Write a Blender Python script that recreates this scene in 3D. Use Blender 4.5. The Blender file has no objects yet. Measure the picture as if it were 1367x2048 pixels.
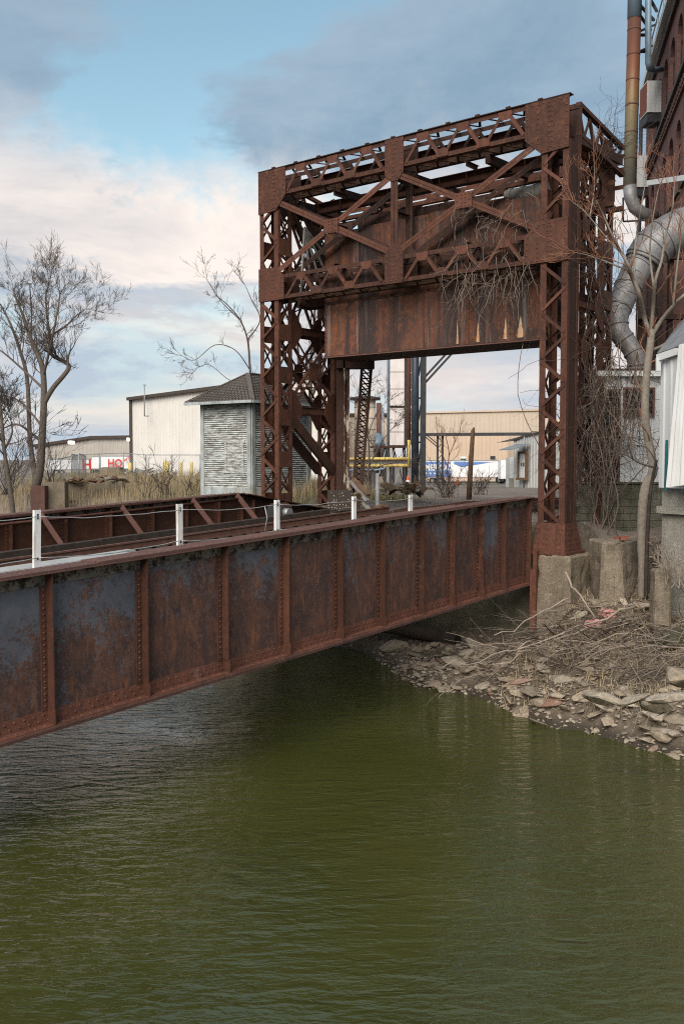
import bpy, bmesh, math, random
from mathutils import Vector as V, Matrix, Quaternion
from mathutils import noise as mn
R = random.Random(11)
S = bpy.context.scene
COL = S.collection
rad = math.radians

# ------------------------------------------------------------------ camera, sky, sun, exposure
F_PX, PITCH, ZC = 1936.0, 0.055, 5.2          # focal length for a 2048 px tall frame
cam = bpy.data.cameras.new('camera'); co = bpy.data.objects.new('camera', cam); COL.objects.link(co)
co.location = (0, 0, ZC); co.rotation_euler = (math.pi/2 - PITCH, 0, 0)
cam.sensor_fit = 'VERTICAL'; cam.sensor_height = 36; cam.lens = 36*F_PX/2048
cam.clip_start = .1; cam.clip_end = 3000
S.camera = co
S.view_settings.view_transform = 'Standard'; S.view_settings.look = 'None'
S.view_settings.gamma = 1; S.view_settings.use_curve_mapping = False
S.view_settings.exposure = 1.2
S.cycles.max_bounces = 6; S.cycles.diffuse_bounces = 2; S.cycles.glossy_bounces = 3
S.cycles.filter_width = 1.1; S.cycles.use_denoising = False
S.cycles.caustics_reflective = False; S.cycles.caustics_refractive = False

SUN_EL, SUN_AZ = rad(38), rad(200)            # azimuth clockwise from +Y: behind the camera, to its left
sd = bpy.data.lights.new('sun', 'SUN'); sd.energy = 2.0; sd.angle = rad(45); sd.color = (1, .92, .83)
so = bpy.data.objects.new('sun', sd); COL.objects.link(so)
sdir = V((math.sin(SUN_AZ)*math.cos(SUN_EL), math.cos(SUN_AZ)*math.cos(SUN_EL), math.sin(SUN_EL)))
so.rotation_euler = sdir.to_track_quat('Z', 'Y').to_euler(); so.location = (0, 0, 60)

SKY = (.62, (1.30, 21.801, 0), .7, (31.8077, 37.698, 2), (14.798, 3, 5))
W = bpy.data.worlds.new('World'); S.world = W; W.use_nodes = True
def world():
    nt = W.node_tree; N = nt.nodes; L = nt.links; N.clear()
    out = N.new('ShaderNodeOutputWorld'); bg = N.new('ShaderNodeBackground'); L.new(bg.outputs[0], out.inputs[0])
    bg.inputs[1].default_value = .1
    sky = N.new('ShaderNodeTexSky'); sky.sky_type = 'NISHITA'; sky.sun_disc = False
    sky.sun_elevation = SUN_EL; sky.sun_rotation = SUN_AZ; sky.dust_density = 1.5; sky.ozone_density = 2.0
    tc = N.new('ShaderNodeTexCoord')
    sep = N.new('ShaderNodeSeparateXYZ'); L.new(tc.outputs['Generated'], sep.inputs[0])
    def math_(op, a, b=None, c=None):
        m = N.new('ShaderNodeMath'); m.operation = op
        for i, x in enumerate((a, b, c)):
            if x is None: continue
            if isinstance(x, (int, float)): m.inputs[i].default_value = x
            else: L.new(x, m.inputs[i])
        return m.outputs[0]
    # cloud deck: the view direction meets a flat layer
    zz = math_('ADD', math_('MAXIMUM', sep.outputs[2], 0.0), .16)
    cx = math_('DIVIDE', sep.outputs[0], zz); cy = math_('DIVIDE', sep.outputs[1], zz)
    cmb = N.new('ShaderNodeCombineXYZ'); L.new(cx, cmb.inputs[0]); L.new(cy, cmb.inputs[1]); cmb.inputs[2].default_value = 3.1
    def noise_(scale, detail, rough, off=(0,0,0), dist=0):
        mp = N.new('ShaderNodeMapping'); mp.inputs[1].default_value = off; L.new(cmb.outputs[0], mp.inputs[0])
        n = N.new('ShaderNodeTexNoise'); n.inputs['Scale'].default_value = scale; n.inputs['Detail'].default_value = detail
        n.inputs['Roughness'].default_value = rough; n.inputs['Distortion'].default_value = dist
        L.new(mp.outputs[0], n.inputs[0]); return n.outputs[0]
    def ramp(x, stops):
        r = N.new('ShaderNodeValToRGB'); L.new(x, r.inputs[0]); e = r.color_ramp
        while len(e.elements) < len(stops): e.elements.new(.5)
        for el, (p, c) in zip(e.elements, stops): el.position = p; el.color = (*c, 1) if len(c) == 3 else c
        return r.outputs[0]
    def mix(f, a, b):
        m = N.new('ShaderNodeMix'); m.data_type = 'RGBA'
        if isinstance(f, (int, float)): m.inputs[0].default_value = f
        else: L.new(f, m.inputs[0])
        for i, x in ((6, a), (7, b)):
            if isinstance(x, tuple): m.inputs[i].default_value = (*x, 1)
            else: L.new(x, m.inputs[i])
        return m.outputs[2]
    n1 = noise_(SKY[0], 12, .62, SKY[1], .35)
    n2 = noise_(SKY[2], 14, .64, SKY[3], .3)
    n3 = noise_(1.3, 12, .64, SKY[4], .4)
    el = sep.outputs[2]
    m1 = ramp(n1, [(.435, (0,0,0)), (.49, (1,1,1))])            # grey-blue cloud sheets
    m2 = ramp(n2, [(.49, (0,0,0)), (.55, (1,1,1))])            # bright, slightly warm banks lower down
    band = ramp(el, [(.0, (.15,.15,.15)), (.11, (.4,.4,.4)), (.17, (1,1,1)), (.25, (1,1,1)), (.31, (.15,.15,.15)), (.6, (.06,.06,.06))])
    hs = N.new('ShaderNodeMix'); hs.data_type = 'RGBA'; hs.blend_type = 'MULTIPLY'; hs.inputs[0].default_value = 1
    L.new(sky.outputs[0], hs.inputs[6]); hs.inputs[7].default_value = (.98, 1.0, .78, 1)
    body = mix(ramp(n3, [(.36, (0,0,0)), (.64, (1,1,1))]), (1.12, 1.65, 2.2), (1.95, 2.4, 2.9))
    c1 = mix(math_('MULTIPLY', m1, .92), hs.outputs[2], body)
    # horizon veil with faint pink streaks
    sv = N.new('ShaderNodeCombineXYZ'); L.new(math_('MULTIPLY', sep.outputs[0], 3.0), sv.inputs[0]); L.new(math_('MULTIPLY', sep.outputs[1], 3.0), sv.inputs[1]); L.new(math_('MULTIPLY', el, 16.0), sv.inputs[2])
    ns = N.new('ShaderNodeTexNoise'); ns.inputs['Scale'].default_value = 1.6; ns.inputs['Detail'].default_value = 8; L.new(sv.outputs[0], ns.inputs[0])
    veil = mix(ramp(ns.outputs[0], [(.42, (0,0,0)), (.6, (1,1,1))]), (2.4, 2.75, 3.2), (3.9, 3.45, 3.25))
    hz = ramp(el, [(.0, (1,1,1)), (.12, (.85,.85,.85)), (.25, (0,0,0))])
    c2 = mix(math_('MULTIPLY', hz, .9), c1, veil)
    white = mix(ramp(n3, [(.36, (0,0,0)), (.6, (1,1,1))]), (2.9, 2.85, 2.95), (4.5, 4.05, 3.75))
    c3 = mix(math_('MULTIPLY', m2, band), c2, white)
    L.new(c3, bg.inputs[0])
world()

# ------------------------------------------------------------------ coordinates
A_ = .6804
O = V((5.407, 23.5, 0)); U = V((math.sin(A_), math.cos(A_), 0)); T = V((-math.cos(A_), math.sin(A_), 0)); Z = V((0, 0, 1))
def B(s, t, z): return O + U*s + T*t + Z*z           # bridge frame: s along the track, t across it
def at(px, py, Y):                                    # a photo pixel (1367 x 2048) at depth Y
    x = (px-683.5)/F_PX; y = -(py-1024)/F_PX
    d = V((x, math.cos(PITCH)+y*math.sin(PITCH), -math.sin(PITCH)+y*math.cos(PITCH)))
    return d*(Y/d.y) + V((0, 0, ZC))
def atz(px, py, z):
    x = (px-683.5)/F_PX; y = -(py-1024)/F_PX
    d = V((x, math.cos(PITCH)+y*math.sin(PITCH), -math.sin(PITCH)+y*math.cos(PITCH)))
    return d*((z-ZC)/d.z) + V((0, 0, ZC))
def st(p): r = p-O; return r.dot(U), r.dot(T)

# ------------------------------------------------------------------ mesh builder
class MB:
    def __init__(self): self.v = []; self.f = []; self.sm = []
    def add(self, vs, fs, smooth=False):
        o = len(self.v); self.v += [tuple(x) for x in vs]
        self.f += [tuple(i+o for i in f) for f in fs]; self.sm += [smooth]*len(fs); return self
    def boxax(self, c, ax, ay, az):                   # centre and three half-axis vectors
        vs = [c+ax*i+ay*j+az*k for k in (-1, 1) for j in (-1, 1) for i in (-1, 1)]
        fs = [(0,2,3,1), (4,5,7,6), (0,1,5,4), (2,6,7,3), (0,4,6,2), (1,3,7,5)]
        if ax.cross(ay).dot(az) < 0: fs = [f[::-1] for f in fs]
        return self.add(vs, fs)
    def box(self, lo, hi):
        lo, hi = V(lo), V(hi); c = (lo+hi)/2; h = (hi-lo)/2
        return self.boxax(c, V((h.x,0,0)), V((0,h.y,0)), V((0,0,h.z)))
    def bbox(self, s0, s1, t0, t1, z0, z1):           # box in the bridge frame
        return self.boxax(B((s0+s1)/2, (t0+t1)/2, (z0+z1)/2), U*((s1-s0)/2), T*((t1-t0)/2), Z*((z1-z0)/2))
    def beam(self, a, b, w, h, up=Z):                 # w along side, h along up
        d = b-a; n = d.normalized(); up = up - n*up.dot(n)
        if up.length < 1e-4: up = n.orthogonal()
        up.normalize(); sd = n.cross(up)
        return self.boxax((a+b)/2, d/2, sd*(w/2), up*(h/2))
    def angle(self, a, b, w, th, up, out):            # L section: one leg along up, one along out
        n = (b-a).normalized(); up = (up-n*up.dot(n)).normalized(); out = (out-n*out.dot(n)-up*out.dot(up))
        out = out.normalized() if out.length > 1e-4 else n.cross(up)
        c = (a+b)/2; d = (b-a)/2
        self.boxax(c, d, up*(w/2), out*(th/2))
        return self.boxax(c+out*(w/2+th*.02)-up*(w/2-th/2), d*.9995, up*(th/2), out*(w/2-th*.4))
    def plate(self, pts, th):                         # planar polygon extruded by th along its normal
        pts = [V(p) for p in pts]; n = V((0,0,0))
        for i in range(len(pts)): n += (pts[i]-pts[0]).cross(pts[(i+1) % len(pts)]-pts[0])
        n.normalize(); k = len(pts)
        vs = pts + [p - n*th for p in pts]
        fs = [tuple(range(k)), tuple(range(2*k-1, k-1, -1))] + [((i+1) % k, i, k+i, k+(i+1) % k) for i in range(k)]
        return self.add(vs, fs)
    def tube(self, pts, rs, n=6, smooth=True, cap=True):
        pts = [V(p) for p in pts]
        if isinstance(rs, (int, float)): rs = [rs]*len(pts)
        vs = []; up = None
        for i, p in enumerate(pts):
            d = (pts[min(i+1, len(pts)-1)]-pts[max(i-1, 0)])
            d = d.normalized() if d.length > 1e-7 else V((0,0,1))
            if up is None: up = d.orthogonal().normalized()
            up = up - d*up.dot(d)
            up = up.normalized() if up.length > 1e-5 else d.orthogonal().normalized()
            sd_ = d.cross(up)
            for k in range(n):
                a = 2*math.pi*k/n; vs.append(p + (up*math.cos(a)+sd_*math.sin(a))*rs[i])
        fs = []
        for i in range(len(pts)-1):
            for k in range(n):
                a = i*n+k; b = i*n+(k+1) % n; fs.append((a, b, b+n, a+n))
        self.add(vs, fs, smooth)
        if cap:
            o = len(self.v)-len(vs); m = (len(pts)-1)*n
            self.f += [tuple(o+k for k in range(n-1, -1, -1)), tuple(o+m+k for k in range(n))]; self.sm += [False]*2
        return self
    def cyl(self, a, b, r, n=12): return self.tube([a, b], r, n)
    def rivet(self, p, nrm, r=.018):
        a = nrm.orthogonal().normalized(); b = nrm.cross(a); vs = []
        for rr, h in ((r, 0), (r*.62, r*.62)):
            for k in range(6):
                g = k*math.pi/3; vs.append(p+(a*math.cos(g)+b*math.sin(g))*rr+nrm*h)
        fs = [(k, (k+1) % 6, 6+(k+1) % 6, 6+k) for k in range(6)] + [(6,7,8,9,10,11)]
        return self.add(vs, fs, True)
    def mesh(self, name):
        me = bpy.data.meshes.new(name); me.from_pydata(self.v, [], self.f)
        me.polygons.foreach_set('use_smooth', self.sm); me.update(); return me

def tag(o, label=None, cat=None, group=None, kind=None):
    if label: o['label'] = label
    if cat: o['category'] = cat
    if group: o['group'] = group
    if kind: o['kind'] = kind
    return o
def mk(name, mb, m, parent=None, label=None, cat=None, group=None, kind=None):
    me = mb.mesh(name) if isinstance(mb, MB) else mb
    if m is not None and not me.materials:
        me.materials.append(MAT[m] if isinstance(m, str) else m)
    o = bpy.data.objects.new(name, me); COL.objects.link(o)
    if parent is not None:
        o.parent = parent; r = parent
        while r.parent: r = r.parent
        # vertices are in world coordinates; only the root carries a location
        if r is parent: o.matrix_parent_inverse = Matrix.Translation(-r.location)
    return tag(o, label, cat, group, kind)
def empty(name, loc, label, cat, group=None):
    e = bpy.data.objects.new(name, None); COL.objects.link(e); e.location = loc; e.empty_display_size = .3
    return tag(e, label, cat, group)

# ------------------------------------------------------------------ materials
MAT = {}
class G:
    def __init__(s, name):
        s.m = bpy.data.materials.new(name); s.m.use_nodes = True; s.t = s.m.node_tree; s.N = s.t.nodes; s.L = s.t.links
        s.p = s.N['Principled BSDF']; s.tc = s.N.new('ShaderNodeTexCoord'); MAT[name] = s.m
        s.p.inputs['Specular IOR Level'].default_value = .3
    def set(s, k, v):
        i = s.p.inputs[k]
        if hasattr(v, 'links'): s.L.new(v, i)
        else: i.default_value = (*v, 1) if isinstance(v, tuple) and len(v) == 3 else v
        return s
    def co(s, src='Object', scale=(1,1,1), rot=(0,0,0), loc=(0,0,0)):
        mp = s.N.new('ShaderNodeMapping'); s.L.new(s.tc.outputs[src], mp.inputs[0])
        mp.inputs[1].default_value = loc; mp.inputs[2].default_value = rot; mp.inputs[3].default_value = scale; return mp.outputs[0]
    def noise(s, scale, detail=5, rough=.6, vec=None, dist=0):
        n = s.N.new('ShaderNodeTexNoise'); n.inputs['Scale'].default_value = scale; n.inputs['Detail'].default_value = detail
        n.inputs['Roughness'].default_value = rough; n.inputs['Distortion'].default_value = dist
        s.L.new(vec if vec is not None else s.tc.outputs['Object'], n.inputs[0]); return n.outputs[0]
    def ramp(s, x, stops, interp='LINEAR'):
        r = s.N.new('ShaderNodeValToRGB'); s.L.new(x, r.inputs[0]); e = r.color_ramp; e.interpolation = interp
        while len(e.elements) < len(stops): e.elements.new(.5)
        for el, (p, c) in zip(e.elements, stops):
            el.position = p; el.color = (c, c, c, 1) if isinstance(c, (int, float)) else (*c, 1)
        return r.outputs[0]
    def mix(s, f, a, b, mode='MIX'):
        m = s.N.new('ShaderNodeMix'); m.data_type = 'RGBA'; m.blend_type = mode
        for i, x in ((0, f), (6, a), (7, b)):
            if isinstance(x, (int, float)): m.inputs[i].default_value = x if i == 0 else (x, x, x, 1)
            elif isinstance(x, tuple): m.inputs[i].default_value = (*x, 1)
            else: s.L.new(x, m.inputs[i])
        return m.outputs[2]
    def math(s, op, a, b=0.0):
        m = s.N.new('ShaderNodeMath'); m.operation = op
        for i, x in ((0, a), (1, b)):
            if isinstance(x, (int, float)): m.inputs[i].default_value = x
            else: s.L.new(x, m.inputs[i])
        return m.outputs[0]
    def sep(s, vec):
        n = s.N.new('ShaderNodeSeparateXYZ'); s.L.new(vec, n.inputs[0]); return n.outputs
    def rnd(s):
        n = s.N.new('ShaderNodeObjectInfo'); return n.outputs['Random']
    def bump(s, h, strength=.3, dist=.02):
        b = s.N.new('ShaderNodeBump'); b.inputs['Strength'].default_value = strength; b.inputs['Distance'].default_value = dist
        s.L.new(h, b.inputs['Height']); s.L.new(b.outputs[0], s.p.inputs['Normal']); return s

def simple(name, c, c2=None, scale=6, rough=.75, metal=0, bump=.15, bs=40, dirt=None):
    g = G(name); c2 = c2 or tuple(x*.72 for x in c)
    n = g.noise(scale, 6, .65); col = g.mix(g.ramp(n, [(.35, 0), (.68, 1)]), c, c2)
    if dirt:
        d = g.noise(scale*.5, 8, .7, g.co('Object', (1, 1, .25), loc=(7, 3, 1)))
        col = g.mix(g.ramp(d, [(.5, 0), (.72, .85)]), col, dirt)
    g.set('Base Color', col).set('Roughness', rough).set('Metallic', metal)
    if bump: g.bump(g.noise(bs, 4), bump, .01)
    return g

def rusty(name, dark, mid, hi, pale=None, streak=.35, seed=0):
    g = G(name); lo = (seed*3.1, seed*1.7, seed)
    n1 = g.noise(1.3, 8, .68, g.co('Object', loc=lo)); n2 = g.noise(9, 7, .7, g.co('Object', loc=lo))
    n3 = g.noise(3.2, 6, .7, g.co('Object', (2.6, 2.6, .22), loc=lo)); n4 = g.noise(45, 4, .6)
    col = g.mix(g.ramp(n1, [(.33, 0), (.64, 1)]), dark, mid)
    col = g.mix(g.ramp(n2, [(.45, 0), (.75, .8)]), col, hi)
    col = g.mix(g.ramp(n3, [(.48, 0), (.7, streak*1.6)]), col, tuple(x*.4 for x in dark))
    if pale: col = g.mix(g.ramp(g.noise(5, 8, .75, g.co('Object', (1, 1, .5), loc=(3, 8, 2))), [(.6, 0), (.72, .75)]), col, pale)
    col = g.mix(g.ramp(n4, [(.35, .5), (.65, 0)]), col, tuple(x*.45 for x in dark))
    pit = g.noise(7, 11, .85, g.co('Object', (1, 1, .7), loc=(seed+5, 2, 8))); col = g.mix(g.ramp(pit, [(.52, 0), (.62, .8)]), col, tuple(x*.38 for x in dark))
    org = g.noise(4.5, 9, .8, g.co('Object', (1, 1, .6), loc=(1, seed+7, 3))); col = g.mix(g.ramp(org, [(.56, 0), (.68, .7)]), col, (hi[0]*1.25, hi[1]*1.05, hi[2]*.8))
    r = g.math('MULTIPLY', g.rnd(), .5); col = g.mix(r, col, dark)
    r2 = g.math('FRACT', g.math('MULTIPLY', g.rnd(), 7.31)); col = g.mix(g.math('MULTIPLY', r2, .22), col, hi)
    g.set('Base Color', col).set('Roughness', .78); g.bump(g.noise(60, 5, .7), .3, .006)
    return g
rusty('rust', (.036, .017, .013), (.115, .044, .028), (.20, .078, .042), (.20, .15, .12))
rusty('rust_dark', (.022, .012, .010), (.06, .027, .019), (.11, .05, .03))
rusty('rust_red', (.06, .025, .018), (.155, .057, .036), (.235, .094, .055), (.24, .18, .15))
rusty('rust_flange', (.085, .042, .034), (.15, .073, .058), (.21, .108, .086), (.28, .2, .17), streak=.1)
rusty('rust_plate', (.032, .016, .012), (.085, .034, .021), (.19, .066, .028), (.22, .19, .16), streak=.55, seed=2)
rusty('rust_moss', (.05, .025, .014), (.12, .055, .026), (.19, .14, .04))

def web_mat():
    g = G('girder_web'); gen = g.sep(g.tc.outputs['Generated'])
    w1 = g.noise(1.7, 9, .72); w2 = g.noise(10, 10, .85); w3 = g.noise(34, 6, .8)
    st_ = g.noise(2.6, 7, .72, g.co('Object', (3, 3, .2)))
    rust = g.mix(g.ramp(w1, [(.36, 0), (.62, 1)]), (.036, .022, .021), (.10, .043, .028))
    rust = g.mix(g.ramp(w2, [(.5, 0), (.68, .85)]), rust, (.17, .062, .03))
    rust = g.mix(g.ramp(g.noise(5, 7, .75, g.co('Object', (1.5, 1.5, .6), loc=(8, 3, 6))), [(.5, 0), (.66, .8)]), rust, (.20, .078, .036))
    rust = g.mix(g.ramp(g.noise(30, 8, .85, g.co('Object', loc=(4, 9, 2))), [(.52, 0), (.62, .55)]), rust, (.16, .145, .13))
    rust = g.mix(g.ramp(st_, [(.46, 0), (.68, .7)]), rust, (.035, .024, .028))
    # old blue-grey paint, surviving most in the upper half of each panel and flaking in specks
    h = g.math('ADD', g.math('MULTIPLY', gen[2], .28), g.math('MULTIPLY', g.noise(1.5, 6, .7, g.co('Object', loc=(9, 2, 5))), .75))
    h = g.math('ADD', h, g.math('MULTIPLY', w2, .8)); h = g.math('ADD', h, g.math('MULTIPLY', g.math('SUBTRACT', w3, .5), .75))
    h = g.math('ADD', h, g.math('MULTIPLY', g.math('SUBTRACT', g.rnd(), .5), .24))
    pm = g.ramp(g.math('MULTIPLY', h, .5), [(.495, 0), (.54, .85)])
    paint = g.mix(g.ramp(w1, [(.3, 0), (.7, 1)]), (.06, .07, .088), (.12, .135, .162))
    col = g.mix(pm, rust, paint)
    d = g.math('ADD', gen[2], g.math('MULTIPLY', g.math('SUBTRACT', g.noise(5, 9, .75), .5), .3))
    col = g.mix(g.ramp(d, [(.90, 0), (.95, .7)]), col, (.175, .15, .125))
    g.set('Base Color', col).set('Roughness', g.ramp(pm, [(0, .75), (1, .55)])); g.bump(g.math('ADD', w2, w3), .35, .008)
web_mat()
def dust_mat():
    g = G('dusty_angle')
    n = g.noise(5, 9, .75); n2 = g.noise(14, 6, .7)
    col = g.mix(g.ramp(n, [(.44, 0), (.52, 1)]), (.018, .015, .013), (.165, .14, .115))
    col = g.mix(g.ramp(n2, [(.55, 0), (.7, .7)]), col, (.085, .04, .028))
    g.set('Base Color', col).set('Roughness', .9); g.bump(n, .6, .02)
dust_mat()
def cw_mat():                                    # counterweight: big plates with long run-off streaks
    g = G('counterweight_plate'); o = g.co('Object', loc=(0, 0, 0))
    a = g.noise(.8, 8, .7); sv = g.co('Object', (1.9, 1.9, .10)); b = g.noise(1.6, 8, .72, sv); c = g.noise(7, 8, .78)
    col = g.mix(g.ramp(a, [(.40, 0), (.58, 1)]), (.045, .026, .022), (.15, .056, .031))
    col = g.mix(g.ramp(c, [(.48, 0), (.64, .85)]), col, (.25, .088, .034))
    col = g.mix(g.ramp(b, [(.46, 0), (.58, .85)]), col, (.034, .026, .026))
    col = g.mix(g.ramp(g.noise(1.9, 8, .75, g.co('Object', (2.2, 2.2, .09), loc=(6, 1, 4))), [(.55, 0), (.64, .75)]), col, (.19, .165, .15))
    col = g.mix(g.ramp(g.noise(9, 8, .8, g.co('Object', (1, 1, .5), loc=(1, 6, 4))), [(.6, 0), (.68, .6)]), col, (.26, .22, .18))
    col = g.mix(g.math('MULTIPLY', g.rnd(), .35), col, (.045, .027, .024))
    g.set('Base Color', col).set('Roughness', .75); g.bump(c, .3, .01)
cw_mat()
def concrete(name, c1, c2, moss=.3):
    g = G(name); a = g.noise(2.2, 9, .7); b = g.noise(28, 6, .75); v = g.N.new('ShaderNodeTexVoronoi'); v.inputs['Scale'].default_value = 38
    g.L.new(g.tc.outputs['Object'], v.inputs[0])
    col = g.mix(g.ramp(a, [(.35, 0), (.65, 1)]), c1, c2)
    col = g.mix(g.ramp(b, [(.42, .0), (.66, .75)]), col, tuple(x*.4 for x in c1))
    col = g.mix(g.ramp(v.outputs[0], [(.05, .25), (.25, 0)]), col, tuple(min(1, x*1.35) for x in c2))
    col = g.mix(g.ramp(g.noise(1.6, 7, .7, g.co('Object', (1.3, 1.3, .5), loc=(2, 2, 8))), [(.45, 0), (.62, moss)]), col, (.045, .05, .02))
    col = g.mix(g.ramp(g.noise(1.9, 7, .7, g.co('Object', (1.2, 1.2, .35), loc=(7, 2, 3))), [(.56, 0), (.72, .5)]), col, (.08, .066, .05))
    g.set('Base Color', col).set('Roughness', .92); g.bump(g.noise(16, 8, .75), .8, .05)
concrete('concrete', (.19, .148, .105), (.31, .255, .19))
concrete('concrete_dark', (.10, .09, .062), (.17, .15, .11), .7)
concrete('cmu', (.12, .115, .085), (.19, .175, .135), .8)
concrete('concrete_wall', (.28, .26, .215), (.38, .35, .30), .25)
def peel():
    g = G('peeling_paint')
    w = g.noise(3.2, 9, .75, g.co('Object', (.9, .9, 5))); f = g.noise(14, 7, .75, g.co('Object', (1, 1, 4))); big = g.noise(.9, 5, .6)
    paint = g.mix(g.ramp(big, [(.35, 0), (.7, 1)]), (.40, .435, .425), (.54, .565, .545))
    wood = g.mix(g.ramp(f, [(.4, 0), (.65, 1)]), (.12, .10, .085), (.24, .215, .19))
    m = g.math('ADD', g.math('MULTIPLY', w, .75), g.math('MULTIPLY', f, .4))
    col = g.mix(g.ramp(m, [(.55, 0), (.61, .92)]), paint, wood)
    g.set('Base Color', col).set('Roughness', .85); g.bump(f, .4, .01)
peel()
simple('trim_paint', (.40, .44, .44), (.27, .29, .285), 4, .8, dirt=(.1, .08, .06))
def shingles():
    g = G('shingle'); n = g.noise(14, 5, .7, g.co('Object', (1, 1, 3)))
    col = g.mix(g.ramp(n, [(.3, 0), (.7, 1)]), (.06, .05, .045), (.15, .132, .12))
    col = g.mix(g.ramp(g.noise(2, 6), [(.5, 0), (.7, .6)]), col, (.13, .10, .08))
    g.set('Base Color', col).set('Roughness', .95); g.bump(n, .5, .01)
shingles()
def siding(name, c, dirt, amt=.35):
    g = G(name)
    n = g.noise(.35, 5, .6); s_ = g.noise(1.2, 6, .7, g.co('Object', (2, 2, .08)))
    col = g.mix(g.ramp(n, [(.3, 0), (.7, 1)]), c, tuple(x*.88 for x in c))
    col = g.mix(g.ramp(s_, [(.5, 0), (.75, amt)]), col, dirt)
    g.set('Base Color', col).set('Roughness', .55)
siding('siding_cream', (.66, .635, .59), (.36, .33, .30), .35)
siding('siding_grey', (.40, .37, .33), (.25, .22, .2), .3)
siding('siding_tan', (.57, .435, .32), (.38, .28, .19), .25)
siding('siding_tan_pale', (.53, .44, .345), (.36, .29, .22), .25)
siding('siding_white', (.66, .67, .66), (.24, .22, .2), .55)
siding('siding_weathered', (.52, .52, .50), (.22, .2, .18), .6)
siding('shed_white', (.56, .57, .57), (.30, .27, .25), .7)
simple('white_paint', (.80, .79, .76), (.68, .66, .62), 5, .6, dirt=(.4, .3, .22))
simple('post_white', (.80, .80, .78), (.7, .69, .66), 8, .6, dirt=(.32, .22, .16))
simple('trailer_white', (.78, .78, .78), (.7, .7, .7), 1, .4, bump=0)
simple('red_paint', (.55, .03, .025), (.45, .03, .02), 3, .5, bump=0)
simple('blue_paint', (.10, .19, .45), (.13, .24, .5), 2, .45, bump=0)
simple('yellow_paint', (.62, .47, .13), (.55, .41, .12), 4, .6, dirt=(.3, .2, .08))
simple('orange_plastic', (.75, .11, .02), (.65, .09, .02), 4, .5, bump=0)
simple('black_steel', (.025, .027, .032), (.045, .047, .052), 3, .6)
simple('dark_trim', (.045, .035, .03), (.07, .055, .045), 3, .7)
simple('rubber', (.02, .02, .02), (.035, .033, .03), 9, .9)
simple('galvanised', (.34, .35, .36), (.24, .25, .26), 4, .5, .5, .05)
simple('wire_metal', (.48, .48, .47), (.38, .37, .36), 9, .5, .5, 0)
simple('wood_dark', (.032, .023, .018), (.058, .042, .033), 6, .9, bump=.4, bs=30)
simple('wood_grey', (.26, .25, .23), (.16, .145, .13), 6, .9, bump=.4, bs=30)
simple('plank_pale', (.38, .385, .37), (.29, .29, .275), 6, .9, bump=.3)
simple('wood_brown', (.16, .095, .055), (.10, .06, .035), 6, .9, bump=.4)
simple('plywood', (.30, .13, .055), (.2, .08, .04), 3, .85)
simple('bark', (.13, .105, .085), (.075, .06, .05), 9, .95, bump=.6, bs=30)
simple('bark_light', (.25, .215, .175), (.155, .13, .105), 12, .95, bump=.5, bs=40)
simple('twig_dark', (.085, .068, .058), (.055, .043, .037), 9, .9, bump=0)
simple('twig_brown', (.14, .108, .088), (.09, .068, .057), 9, .9, bump=0)
simple('twig_red', (.30, .135, .075), (.19, .095, .06), 7, .8, bump=0)
simple('vine_stem', (.24, .19, .15), (.14, .105, .085), 6, .95, bump=0)
simple('vine_dark', (.085, .06, .048), (.05, .036, .03), 6, .95, bump=0)
simple('litter', (.42, .33, .22), (.16, .11, .075), 1.7, .95, bump=0)
simple('dry_stick', (.33, .27, .215), (.2, .155, .12), 5, .95, bump=.2)
simple('dead_grass', (.36, .285, .175), (.25, .19, .11), 2, .95, bump=0)
simple('green_grass', (.11, .14, .04), (.16, .17, .06), 2, .95, bump=0)
simple('insulation', (.62, .30, .27), (.5, .22, .2), 9, .95, bump=.6, bs=50)
simple('asphalt_rail', (.17, .088, .062), (.10, .052, .04), 6, .65, .1)
simple('glass_dark', (.03, .036, .045), (.02, .025, .03), 2, .12, bump=0)
simple('window_grey', (.16, .19, .22), (.1, .12, .14), 2, .3, bump=0)
simple('louver', (.05, .042, .036), (.08, .068, .055), 4, .8)
simple('teal_paint', (.02, .12, .13), (.02, .09, .1), 4, .6)
simple('tarp_green', (.05, .09, .07), (.035, .06, .05), 4, .7)
simple('brick_loose', (.24, .085, .055), (.17, .06, .042), 7, .9)
simple('brick_ruin', (.14, .07, .055), (.08, .05, .045), 5, .95, bump=.5, bs=12)
simple('panel_metal', (.74, .69, .67), (.62, .57, .55), 1.2, .5, dirt=(.36, .28, .25))
simple('blue_black', (.022, .03, .045), (.035, .045, .06), 3, .4)
def glow():
    g = G('lamp_glow'); g.set('Base Color', (.9, .88, .8)).set('Emission Color', (1, .95, .82)).set('Emission Strength', 2.5)
glow()
simple('patch_rim', (.33, .12, .035), (.2, .07, .03), 18, .9)
simple('patch_pale', (.40, .24, .13), (.52, .40, .29), 14, .9, dirt=(.3, .12, .04))
def streaked():
    g = G('streaked_steel'); n = g.noise(6, 8, .75, g.co('Object', (1, 1, .25)))
    col = g.mix(g.ramp(n, [(.5, 0), (.58, 1)]), (.07, .035, .024), (.5, .44, .36)); g.set('Base Color', col).set('Roughness', .9)
streaked()
def perf():
    g = G('perforated_plate'); v = g.N.new('ShaderNodeTexVoronoi'); v.inputs['Scale'].default_value = 11; v.inputs['Randomness'].default_value = .5
    g.L.new(g.tc.outputs['Object'], v.inputs[0]); col = g.mix(g.ramp(v.outputs[0], [(.16, 1), (.2, 0)]), (.045, .035, .03), (.42, .38, .33)); g.set('Base Color', col).set('Roughness', .9)
perf()
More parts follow.
